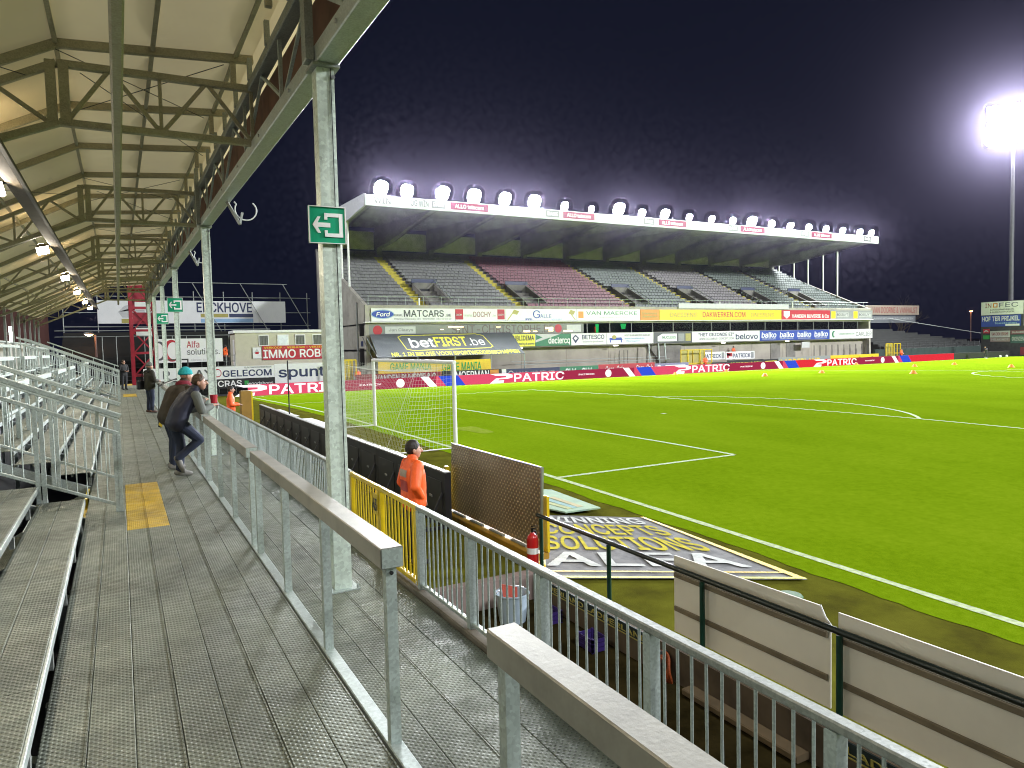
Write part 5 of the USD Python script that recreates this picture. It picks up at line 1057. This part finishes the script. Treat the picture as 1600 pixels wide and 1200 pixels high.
# ------------------------------------------------------------------ far left corner: cabin, boards, sign scaffold, red tower
CREAM = M('cream_cabin_cladding', (.50, .47, .36), .6, var=.08)
cx0, cx1, cy = at(368, 545, 'y', 42)[0], 9.2, 42.0
t = thing('cabin', 'cream portable cabin with four windows standing in the left corner', 'cabin', ((cx0+cx1)/2, cy, -.6))
part(t, 'body', MB().box(cx0, cx1, cy, cy+3.2, 1.2, 4.45, .03), CREAM); part(t, 'roof_trim', MB().box(cx0-.12, cx1+.1, cy-.12, cy+3.3, 4.455, 4.68, .02), WHITE)
for px0, px1 in ((405, 419), (434, 450), (462, 476), (489, 503)):
    a, b = at(px0, 532, 'y', cy)[0], at(px1, 532, 'y', cy)[0]
    w = part(t, 'window', MB().box(a-.05, b+.05, cy-.06, cy-.003, 3.33, 4.28), WHITE); lit = px0 == 434
    part(w, 'pane', MB().box(a+.02, b-.02, cy-.075, cy-.062, 3.4, 4.2), M('lit_pane', (.5, .55, .55), .3, emis=.5) if lit else M('barred_pane', (.14, .14, .13), .25))
    if not lit:
        for x in np.linspace(a+.06, b-.06, 6): part(w, 'bar', MB().box(x-.012, x+.012, cy-.095, cy-.077, 3.4, 4.2), GREY)
part(t, 'side_door', MB().box(cx0-.03, cx0-.004, cy+.5, cy+1.4, 1.7, 3.9), WHITE)
part(t, 'landing', MB().box(cx0-1.5, cx0-.01, cy-.2, cy+1.3, 1.55, 1.68), GALVD)
for x in (cx0-1.45, cx0-.8, cx0-.1):
    for z in (2.1, 2.6): part(t, 'landing_rail', MB().tube((cx0-1.5, cy-.18, z), (cx0-.05, cy-.18, z), .025, 6), GALVD)
    part(t, 'landing_post', MB().tube((x, cy-.18, -.6), (x, cy-.18, 2.65), .035, 6), GALVD)
a, b = at(410, 551, 'y', cy-.1)[0], 9.3
board('advertising_board', 'red board reading IMMO ROB on the cream cabin', 'advertising board', (a, cy-.1, 2.1), (1, 0, 0), b-a, 1.22, RED, [T('IMMO ROBERT', .01, .98, .14, .56, WHITE), T('VERKOOP - VERHUUR - VERZEKERINGEN', .02, .97, .8, .13, YEL)])
a, b = at(395, 551, 'y', cy-.1)[0], at(408, 551, 'y', cy-.1)[0]
board('advertising_board', 'small square white board with a red emblem left of the red one on the cabin', 'advertising board', (a, cy-.1, 2.25), (1, 0, 0), b-a, .95, BOARDW, [('p', [(.15, .5), (.5, .9), (.85, .5)], SILVER), ('e', .5, .5, .18, .1, RED)])
def lw(px0, px1, py0, py1, Y, label, bg, items=(), nm='advertising_board'):
    a, b = at(px0, (py0+py1)/2, 'y', Y)[0], at(px1, (py0+py1)/2, 'y', Y)[0]; m = (px0+px1)/2
    z0, z1 = at(m, py1, 'y', Y)[2], at(m, py0, 'y', Y)[2]
    return board(nm, label, 'advertising board', (a, Y, z0), (1, 0, 0), b-a, z1-z0, bg, items, thick=.08)
lw(334, 429, 572, 591, 39.6, 'white board reading GELECOM below the cabin', BOARDW, [T('GELECOM', .14, .95, .18, .5, NAVY), ('e', .06, .5, .3, .34, RED), ('e', .065, .5, .22, .26, BOARDW), T('ELEKTRICITEITSWERKEN', .5, .95, .82, .12, GREY)])
lw(320, 429, 591.5, 606, 39.6, 'black board reading CRAS woodshops below the cabin', BLACK, [T('CRAS', .18, .52, .22, .6, WHITE), ('r', .56, .3, .62, .75, GRN), T('woodshops', .6, .98, .22, .38, WHITE, bold=False)])
lw(429.5, 540, 567, 606, 39.6, 'white board with heavy black lettering reading spuntini', BOARDW, [T('spuntini', .05, .95, .48, .38, NAVY), T('brood - traiteur - broodjes', .06, .9, .1, .12, DGREY)])
lw(224, 334, 575, 595, 39.6, 'white board reading PLAY behind the dark gate frame', BOARDW, [T('P', .27, .37, .18, .6, DGREY), T('LAY', .62, 1.0 if 0 else .99, .18, .6, DGREY)])
lw(245, 348, 529, 566, 41.5, 'white billboard reading Alfa solutions with a red ring emblem', BOARDW, [('e', .22, .5, .32, .46, RED), ('e', .24, .5, .22, .36, BOARDW), ('e', .04, .5, .25, .4, DGREY), ('e', .02, .5, .2, .33, BOARDW), T('Alfa', .45, .64, .62, .27, RED, bold=False), T('solutions.', .45, .95, .32, .25, DGREY, bold=False), T('closer to you', .5, .85, .05, .1, SILVER, bold=False)], nm='billboard')
# back terrace and scaffold with the long white sign
t = thing('corner_terrace', 'dark scaffold terrace in the left corner behind the cabin', 'stand', (-3, 56, -.6))
for r in range(14): part(t, 'terrace_step', MB().box(-13, 10.5, 47+.8*r, 47+.8*(r+1), -.9, .6+.34*r), DT)
for x in np.arange(-13, 11, 2.9): part(t, 'scaffold_post', MB().tube((x, 58.6, -.9), (x, 58.6, 9.2), .05, 6), GALVD)
for z in (5.6, 7.0, 8.6): part(t, 'scaffold_rail', MB().tube((-13, 58.5, z), (10.5, 58.5, z), .045, 6), GALVD)
z = 10.2; part(t, 'top_rail', MB().tube((at(425, 450, 'y', 58.6)[0]-13, 58.6, z-.1), (at(448, 448, 'y', 58.6)[0], 58.6, z-.1), .05, 6), GALVD)
for x in (-1.5, 3.2, 7.6): part(t, 'brace', MB().tube((x, 58.5, 10.1), (x+2.6, 57.5, 4.9), .04, 6), GALVD)
for px in np.arange(160, 365, 22): x = at(px, 540, 'y', 46.8)[0]; part(t, 'fence_post', MB().tube((x, 46.8, -.6), (x, 46.8, 4.4), .04, 6), GALVD)
part(t, 'fence_rail', MB().tube((-13, 46.8, 4.4), (4, 46.8, 4.4), .04, 6).tube((-13, 46.8, 4.9), (4, 46.8, 4.9), .05, 6), GALVD)
t = lw(152, 446, 470, 505, 58.2, 'long white sign with blue letters ERCKHOVE high on the scaffold', BOARDW, [T('ERCKHOVE', .50, .805, .5, .42, NAVY), ('r', .52, .26, .67, .42, OLIVE), ('r', .675, .26, .81, .42, NAVY), ('r', .52, .02, .81, .2, LBLUE), ('p', [(.1, .5), (.13, .75), (.17, .85), (.2, .6), (.22, .8), (.24, .3), (.12, .25)], SILVER), ('r', .115, .02, .23, .2, OLIVE)], nm='billboard')
# red lattice tower
TR = M('tower_red_paint', (.34, .012, .03), .5, var=.25)
x0, x1 = at(210, 600, 'y', 40)[0], at(247, 600, 'y', 40)[0]; zt = at(225, 427, 'y', 40)[2]
t = thing('red_tower', 'red steel lattice tower standing behind the far end of the walkway', 'tower', ((x0+x1)/2, 40.8, -.6))
for x in (x0, x1):
    for y in (40., 41.6): part(t, 'leg', MB().box(x-.13, x+.13, y-.13, y+.13, -.9, zt), TR)
for z in np.arange(1.2, zt, 1.75):
    for y in (40., 41.6): part(t, 'cross_bar', MB().box(x0+.13, x1-.13, y-.07, y+.07, z-.09, z+.09), TR)
    for x in (x0, x1): part(t, 'side_bar', MB().box(x-.07, x+.07, 40.13, 41.47, z-.09, z+.09), TR)
    for y in (40., 41.6): part(t, 'brace', MB().bar((x0+.1, y, z), (x1-.1, y, min(z+1.7, zt-.1)), .07, .07).bar((x1-.1, y+.08, z), (x0+.1, y+.08, min(z+1.7, zt-.1)), .07, .07), TR)
part(t, 'red_panel', MB().box(x0+.14, x1-.14, 41.2, 41.3, zt-2.6, zt-.4), M('tower_red_sheet', (.30, .012, .03), .5)); part(t, 'red_panel', MB().box(x0+.14, x1-.14, 40.2, 40.3, 5.2, 6.1), M('tower_red_sheet', (0, 0, 0)))
part(t, 'top_boom', MB().box(x1-.15, x1+.18, 39.9, 40.2, zt-.9, zt+.15), emit('bright_red_paint', (1, 0, 0), 0.) if 0 else REDST)
for z in (6.3, 4.3): part(t, 'white_sheet', MB().box(x0+.3, x1-.25, 39.96, 39.99, z, z+.6), BOARDW)
# dark gate frame and striped barrier on the walkway, end steps
t = thing('steel_portal', 'dark steel frame standing on the far walkway before the white board', 'gate', (-6.6, 14.4, ZW))
a, b = at(261, 575, 'y', 14.4), at(294, 575, 'y', 14.4); zt2 = at(277, 561, 'y', 14.4)[2]
for x in (a[0], b[0]): part(t, 'post', MB().box(x-.03, x+.03, 14.37, 14.43, ZD, zt2), DARKST)
part(t, 'top_bar', MB().box(a[0], b[0], 14.372, 14.428, zt2-.06, zt2), DARKST); part(t, 'latch', MB().bar((a[0], 14.34, zt2-1.05), (b[0]-.2, 14.34, zt2-1.05), .05, .06), DARKST)
t = thing('trestle_barrier', 'folding barrier with black and yellow striped leg beside the leaning men', 'barrier', (-7.75, -4.0, ZW))
q0, q1 = at(250, 668, 'z', ZW), at(262, 640, 'y', at(250, 668, 'z', ZW)[1]); yq = q0[1]
HAZ = usdkit.material(stage, '/World/Looks/hazard_stripes', {'g': ('geometry', {}), 'w': ('wave_texture', {'bands_direction': 'diagonal', 'scale': 3.4}), 'r': ('rgb_ramp', {'interpolate': False, 'ramp': [(0, (.015, .015, .015)), (.5, (.65, .48, .02))]}), 'p': ('principled_bsdf', {'roughness': .5})}, [('g.position', 'w.vector'), ('w.fac', 'r.fac'), ('r.color', 'p.base_color')], surface='p.BSDF')
part(t, 'striped_leg', MB().bar(q0+[0, 0, .01], at(257, 636, 'y', yq), .10, .04), HAZ); part(t, 'leg', MB().bar(q0+[-.02, .25, .01], at(248, 600, 'y', yq+.3), .03, .03), DARKST)
part(t, 'top', MB().bar(at(248, 603, 'y', yq), at(276, 592, 'y', yq+.2), .06, .05), DARKST); part(t, 'sheet', MB().bar(at(253, 601, 'y', yq+.02), at(270, 594, 'y', yq+.15), .25, .01), BOARDW)
for px0, px1, py, lab in ((204, 230, 617, 'yellow mat at the head of the far stairway'), (205, 226, 600.5, 'farthest yellow mat on the walkway')):
    p = at((px0+px1)/2, py, 'z', ZW+.01); single('floor_mat', lab, 'mat', MB().box(-8.35, -7.75, p[1]-1.3, p[1]+1.3, ZW+.004, ZW+.012), PLANKY)
t = thing('wall_lamp', 'small white lit lamp on the rear wall of the bleacher', 'lamp', (xb+.1, 8.0, 3.6))
p = at(17, 521, 'x', xb+.12); part(t, 'bulb', MB().box(p[0]-.05, p[0]+.03, p[1]-.14, p[1]+.14, p[2]-.35, p[2]+.3, .02), emit('white_lamp_glow', (1, .97, .9), 14.)); part(t, 'bracket', MB().box(xb+.0, p[0]-.05, p[1]-.05, p[1]+.05, p[2]-.06, p[2]+.06), DARKST)
DRW = M('dark_red_wall', (.085, .03, .025), .8, var=.3, scale=.5)
single('far_wall', 'dark red-brown wall beyond the far end of the bleacher', 'wall', MB().box(-22, -13.2, 44, 44.3, -.9, 9.0), DRW)

# ================================================================== PEOPLE
SPH = {}
def sph(p, r, s=None):
    m = m3.Manifold.sphere(1., 14)
    return m.scale((r, r, r) if s is None else tuple(np.array(s)*r)).translate(tuple(map(float, p)))
def limb(js):
    out = []
    for (p, r), (q, s) in zip(js[:-1], js[1:]): out.append(m3.Manifold.batch_hull([sph(p, r), sph(q, s)]))
    return out
def solid(parts, refine=.03, it=8):
    m = m3.Manifold.batch_boolean(parts, m3.OpType.Add)
    m = m.refine_to_length(refine); g = m.to_mesh()
    tm = trimesh.Trimesh(g.vert_properties[:, :3], g.tri_verts); trimesh.smoothing.filter_taubin(tm, iterations=it); return tm
def V3(*a): return np.array(a, float)
POSE = dict(pelvis=V3(0, 0, .96), belly=V3(0, .01, 1.12), chest=V3(0, .0, 1.30), neck=V3(0, .0, 1.49), head=V3(0, .03, 1.63), face=0.,
            shL=V3(-.185, 0, 1.42), elL=V3(-.24, -.03, 1.14), wrL=V3(-.24, .08, .90), shR=V3(.185, 0, 1.42), elR=V3(.24, -.03, 1.14), wrR=V3(.24, .08, .90),
            hiL=V3(-.09, 0, .93), knL=V3(-.10, .02, .51), anL=V3(-.11, -.02, .09), hiR=V3(.09, 0, .93), knR=V3(.10, .02, .51), anR=V3(.11, -.02, .09))
def person(label, loc, heading, jacket, trousers, shoes, hair=None, hat=None, pose=None, scale=1., extra=None, bulky=1., sleeve=None, shoe_dir=None, detail=True):
    """heading: degrees from +Y, clockwise seen from above. Clothing and hair are children of the one body."""
    J = {**POSE, **(pose or {})}; t = thing('person', label, 'person', loc, -heading)
    S = lambda tm: trimesh.Trimesh(tm.vertices*scale, tm.faces)
    hd = J['head']; a = math.radians(J['face']); R = np.array([[math.cos(a), math.sin(a), 0], [-math.sin(a), math.cos(a), 0], [0, 0, 1]]); H = lambda x, y, z: hd + R @ np.array([x, y, z])
    hup = (hd-J['neck']); hup /= np.linalg.norm(hup)
    B = [m3.Manifold.batch_hull([sph(H(0, -.015, .035), .098, (.82, 1.0, 1.05)), sph(H(0, .035, -.075), .052, (1.1, 1, .9)), sph(H(0, .02, -.02), .08)])]
    B += [m3.Manifold.batch_hull([sph(H(0, .095, .02), .013), sph(H(0, .118, -.018), .017), sph(H(0, .08, -.02), .022)]), sph(H(0, .088, -.055), .018, (1.5, .6, .5)), sph(H(-.085, -.01, -.005), .03, (.4, .8, 1.1)), sph(H(.085, -.01, -.005), .03, (.4, .8, 1.1))]
    B += limb([(J['neck']+hup*-.02, .062), (hd-hup*.07, .055)])
    B += limb([(J['neck']-hup*.06, .08), (J['chest'], .11), (J['belly'], .105), (J['pelvis'], .11)])
    for s in 'LR':
        sh, el, wr = J['sh'+s], J['el'+s], J['wr'+s]
        B += limb([(J['chest']*.35+sh*.65, .07), (sh, .06), (el, .043), (wr, .028)])
        d = J.get('hd'+s); d = (wr-el) if d is None else d; d = d/np.linalg.norm(d); sd = np.cross(d, [0, 0, 1.]); sd = sd/np.linalg.norm(sd) if np.linalg.norm(sd) > .2 else V3(1, 0, 0); dn = np.cross(sd, d)
        B.append(m3.Manifold.batch_hull([sph(wr+d*.02, .026), sph(wr+d*.09+sd*.028, .015), sph(wr+d*.09-sd*.028, .015)]))
        for k, L in zip((-1.5, -.5, .5, 1.5), (.062, .075, .07, .055)):
            b0 = wr+d*.09+sd*k*.019; b1 = b0+d*L*.5-dn*.006; b2 = b1+d*L*.4-dn*.022; B += limb([(b0, .0095), (b1, .009), (b2, .008)])
        tb = wr+d*.04+sd*.03*(1 if s == 'L' else -1); B += limb([(tb, .014), (tb+d*.03+sd*.02*(1 if s == 'L' else -1), .011), (tb+d*.06+sd*.02*(1 if s == 'L' else -1)-dn*.015, .0095)])
        hi, kn, an = J['hi'+s], J['kn'+s], J['an'+s]
        B += limb([(hi, .085), (kn, .055), (an, .04)])
    body = solid(B, .022 if detail else .04, 6); bp = part(t, 'body', S(body), SKIN, smooth=True, world=False)
    for sx in (-1, 1): part(bp, 'eye', S(trimesh.creation.icosphere(1, .008).apply_translation(H(sx*.032, .082, .016))), M('eye_dark', (.03, .02, .02), .2), world=False)
    def slab(p, w, r):
        ax = (J['shR']-J['shL']); ax = ax/np.linalg.norm(ax); return [sph(p-ax*w, r), sph(p+ax*w, r)]
    T_ = [(J['chest'], .085*bulky, .122*bulky), (J['belly'], .07*bulky, .122*bulky), (J['pelvis']+V3(0, 0, -.06), .07*bulky, .128*bulky)]
    Jk = [m3.Manifold.batch_hull(slab(*T_[0])+slab(*T_[1])), m3.Manifold.batch_hull(slab(*T_[1])+slab(*T_[2])), m3.Manifold.batch_hull([sph(J['neck']-hup*.03, .082), sph(J['shL']*.82+J['chest']*.18, .075*bulky), sph(J['shR']*.82+J['chest']*.18, .075*bulky)]+slab(J['chest'], .06, .11*bulky)), m3.Manifold.batch_hull([sph(J['neck']-hup*.04, .085), sph(J['neck']+hup*.035, .078)])]
    arms = []
    for s in 'LR': arms += limb([(J['sh'+s], .078*bulky), (J['el'+s], .062*bulky), (J['wr'+s]*.93+J['el'+s]*.07, .047*bulky)])
    def folds(tm, amp=.008, f=14.):
        n = tm.vertex_normals; v = tm.vertices; tm.vertices = v + n*((meshkit.fbm(v*np.array([f, f, f*.55]), 3, 11)-.5)*2*amp)[:, None]; return tm
    jm = None
    if sleeve is None: jm = folds(solid(Jk+arms, .022 if detail else .045)); part(t, 'jacket', S(jm), jacket, smooth=True, world=False)
    else: part(t, 'vest', S(folds(solid(Jk, .022))), jacket, smooth=True, world=False); part(t, 'sleeves', S(folds(solid([sph(J['chest'], .13)]+arms, .022))), sleeve, smooth=True, world=False)
    Tr = [m3.Manifold.batch_hull([sph(J['hiL'], .115), sph(J['hiR'], .115), sph(J['pelvis'], .12)])]
    for s in 'LR': Tr += limb([(J['hi'+s], .112), (J['kn'+s], .075), (J['an'+s]+V3(0, 0, .02), .06)])
    part(t, 'trousers', S(folds(solid(Tr, .024 if detail else .045), .007)), trousers, smooth=True, world=False)
    for s in 'LR':
        an = J['an'+s]; d = J.get('ft'+s); d = V3(0, 1., 0) if d is None else d/np.linalg.norm(d)
        z0 = an[2]-.09 if abs(d[2]) < .3 else None
        pr = [sph(an+V3(0, 0, -.02)-d*.05, .045), sph(an+d*.08+V3(0, 0, -.045), .042), sph(an+d*.17+V3(0, 0, -.055), .032), sph(an+V3(0, 0, .0), .05)]
        sh = m3.Manifold.batch_hull(pr)
        if z0 is not None: sh = sh.trim_by_plane((0, 0, 1.), z0)
        sp = part(t, 'shoe', S(solid([sh], .02, 3)), shoes, smooth=40, world=False)
    if hair is not None: part(t, 'hair', S(folds(solid([(sph(H(0, -.02, .038), .108, (.83, 1.02, 1.08)) - sph(H(0, .135, -.05), .10)).trim_by_plane(tuple(R @ V3(0, -.78, .626)), float((R @ V3(0, -.78, .626)) @ H(0, .018, .0)))], .012, 2), .006, 75)), hair, smooth=True, world=False)
    if hat is not None: part(t, 'hat', S(solid([sph(H(0, -.015, .045), .118, (.86, 1.03, 1.05)).trim_by_plane((0, 0, 1.), float(H(0, 0, .03)[2])), sph(H(0, -.015, .045), .124, (.87, 1.03, .34))], .018, 3)), hat, smooth=True, world=False)
    J['jm'] = jm
    if extra: extra(t, J, S, H)
    return t
HIVIS = M('hi_vis_orange', (.95, .125, .018), .55, var=.12, scale=5., bump=.2, bscale=25.); HAIR = M('dark_hair', (.018, .012, .009), .6); BRHAIR = M('brown_hair', (.07, .038, .018), .6)
JEANS = M('dark_jeans', (.018, .026, .055), .8, var=.3, scale=8.); DKTR = M('charcoal_trousers', (.018, .018, .022), .8); SHOE = M('dark_shoe', (.03, .025, .022), .5); LSHOE = M('light_sole_trainer', (.20, .19, .17), .6)
# steward behind the gate, hands in pockets
pk = dict(elL=V3(-.27, -.06, 1.15), wrL=V3(-.19, .07, .96), elR=V3(.29, -.09, 1.16), wrR=V3(.17, .06, .97), face=12.)
def back_print(t, J, S, H):
    v = J['jm'].vertices; v = v[v[:, 1] < -.02]
    for z0, z1, w, mt in ((1.27, 1.37, .12, M('silver_reflective', (.36, .27, .20), .4)), (1.07, 1.22, .13, M('dull_red_print', (.42, .04, .03), .6))):
        X, Z = np.meshgrid(np.linspace(-w, w, 13), np.linspace(z0, z1, 7), indexing='ij'); P = []
        for x, z in zip(X.ravel(), Z.ravel()):
            d2 = (v[:, 0]-x)**2 + (v[:, 2]-z)**2; P.append((x, v[np.argsort(d2)[:6], 1].min()-.006, z))
        part(t, 'back_print', S(trimesh.Trimesh(*MB().add(P, [(a*7+b, a*7+b+1, (a+1)*7+b+1, (a+1)*7+b) for a in range(12) for b in range(6)]).arr())), mt, smooth=True, world=False)
person('steward in orange jacket with dark hair standing behind the yellow gate', (-5.0, -13.45, .0), 88, HIVIS, DKTR, SHOE, hair=HAIR, pose=pk, scale=.965, extra=back_print, bulky=1.18)
# two men leaning on the barrier, heads down, facing the pitch
lean1 = dict(pelvis=V3(0, -.10, .96), belly=V3(0, -.03, 1.10), chest=V3(0, .10, 1.27), neck=V3(0, .21, 1.43), head=V3(.03, .29, 1.54), face=25., shL=V3(-.19, .15, 1.33), elL=V3(-.25, .22, 1.08), wrL=V3(-.1, .42, 1.13), shR=V3(.19, .17, 1.33), elR=V3(.25, .24, 1.08), wrR=V3(.1, .44, 1.14),
             hiL=V3(-.09, -.10, .93), hiR=V3(.09, -.10, .93), knL=V3(-.08, -.02, .51), anL=V3(-.06, -.06, .09), knR=V3(.11, .22, .60), anR=V3(.02, -.10, .30), ftR=V3(0, .45, -.9))
def cup(t, J, S, H):
    c = J['wrL']+V3(.08, .1, .05); part(t, 'red_cup', S(trimesh.Trimesh(*MB().lathe([(0, 0), (.05, 0), (.062, .14), (.055, .14), (.045, .01)], c, 14).arr())), RED, world=False); part(t, 'phone', S(trimesh.Trimesh(*MB().box(c[0]-.04, c[0]+.04, c[1]+.05, c[1]+.06, c[2]-.1, c[2]+.02, .004).arr())), WHITE, world=False)
person('man in dark blue body warmer with grey sleeves leaning on the barrier, one leg bent', (-7.52, -8.95, ZW), 78, M('navy_body_warmer', (.016, .018, .04), .6), JEANS, LSHOE, hair=BRHAIR, pose=lean1, scale=1.06, extra=cup, bulky=1.12, sleeve=M('grey_sleeve', (.13, .14, .125), .8))
lean2 = {**lean1, 'knR': V3(.10, -.06, .5), 'anR': V3(.1, -.12, .09), 'ftR': V3(0, 1, 0), 'face': 0., 'head': V3(-.02, .22, 1.58), 'neck': V3(0, .15, 1.45), 'chest': V3(0, .05, 1.28)}
def scarf(t, J, S, H):
    part(t, 'scarf', S(solid([sph(J['neck']+V3(0, 0, .0), .115, (1.1, 1.1, .62)), m3.Manifold.batch_hull([sph(J['neck']+V3(-.05, .12, -.03), .05), sph(J['neck']+V3(-.07, .16, -.25), .04)])], .02)), M('maroon_scarf', (.20, .015, .03), .9, bump=.4, bscale=80.), smooth=True, world=False)
person('man in brown jacket with turquoise beanie and maroon scarf, back turned', (-7.56, -7.9, ZW), 70, M('dark_brown_jacket', (.045, .032, .018), .75), JEANS, LSHOE, hat=M('turquoise_wool', (.02, .36, .38), .9, bump=.5, bscale=90.), pose=lean2, scale=1.09, extra=scarf, bulky=1.25)
# standing man with a shoulder bag
stand = dict(elL=V3(-.26, .02, 1.14), wrL=V3(-.12, .24, 1.12), elR=V3(.26, .04, 1.14), wrR=V3(.10, .26, 1.12))
def bag(t, J, S, H):
    part(t, 'shoulder_bag', S(solid([m3.Manifold.cube((.14, .34, .30), True).translate((-.27, -.12, .98))], .05, 6)), BLACK, smooth=True, world=False); part(t, 'strap', S(trimesh.Trimesh(*MB().path([(-.27, -.12, 1.12), (-.14, -.17, 1.42), (.12, -.12, 1.47), (.15, .12, 1.4)], .018, 6).arr())), BLACK, world=False)
person('man in dark olive jacket with black shoulder bag standing on the walkway', (-7.52, 6.3, ZW), 62, M('dark_olive_jacket', (.03, .028, .018), .8), JEANS, M('brown_shoe', (.09, .035, .02), .5), hair=None, hat=M('grey_cap', (.12, .12, .11), .8), pose=stand, scale=1.03, extra=bag, bulky=1.1)
p = at(217, 602, 'z', ZW); person('dark clothed person standing at the far end of the walkway', (-8.25, 25.5, ZW), 150, M('black_coat', (.015, .015, .017), .8), DKTR, SHOE, hair=BRHAIR, pose=stand, detail=False)
p = at(360, 620, 'y', 3.6)
person('steward in orange jacket by the foam block, hands held in front', (p[0], 3.6, .0), 100, HIVIS, DKTR, SHOE, hair=HAIR, pose=stand, scale=1.0, detail=False, bulky=1.1)
p = at(377, 545, 'y', 41.9); person('person in orange vest standing on the cabin landing, back turned', (cx0-.8, 41.95, 1.69), 20, HIVIS, DKTR, SHOE, hair=HAIR, sleeve=M('black_coat', (0, 0, 0)), detail=False)
for px, py, Y, hd_, lab in ((1146, 552, 44.4, 180, 'steward in orange sitting area behind the white PATRICK boards'), (1102, 575, 38.9, 200, 'steward in orange in front of the yellow cage at the main stand'), (1408, 560, 38.2, 180, 'steward in orange beside the small far yellow cage'), (559, 590, 39.0, 180, 'steward in orange seen through the goal net')):
    x = at(px, py, 'y', Y)[0]; z = {1146: .31, 1102: -.62, 1408: -.6, 559: -.62}[px]
    person(lab.replace('sitting area ', ''), (x, Y, z), hd_, HIVIS, DKTR, SHOE, hair=HAIR, detail=False, pose=stand)
for _ in range(1):
    p = at(1541, 561, 'y', 33.6)
    run = dict(knR=V3(.1, .22, .56), anR=V3(.12, .02, .2), elL=V3(-.3, .1, 1.2), wrL=V3(-.32, .28, 1.25), elR=V3(.32, -.1, 1.2), wrR=V3(.45, -.1, 1.0), chest=V3(0, .08, 1.27), neck=V3(0, .13, 1.45), head=V3(0, .18, 1.58), shL=V3(-.185, .08, 1.4), shR=V3(.185, .08, 1.4))
    person('player in black tracksuit with white shoes warming up before the LED board', (p[0], 33.6, crown1(33.6)), -70, M('black_tracksuit', (.02, .022, .03), .7), M('black_tracksuit', (0, 0, 0)), WHITE, hair=HAIR, pose=run, detail=False)
for px, py, lab in ((1563, 558.5, 'left white ball by the end of the LED board'), (1573, 559.5, 'right white ball by the end of the LED board')):
    p = at(px, py, 'y', 35.); t = thing('ball', lab, 'ball', (p[0], 35., crown1(35.))); part(t, 'ball', trimesh.creation.icosphere(2, .16).apply_translation((p[0], 35., crown1(35.)+.16)), WHITE, smooth=True)

# thin night air round everything, lit by the floodlights
AIR = usdkit.material(stage, '/World/Looks/night_air', {'v': ('principled_volume', {'color': (.74, .66, 1.), 'density': HAZE, 'anisotropy': .96})}, [], volume='v.volume')
hz = single('haze', None, None, MB().box(-620, 620, -620, 620, -2.0, 60.), AIR, kind='stuff')
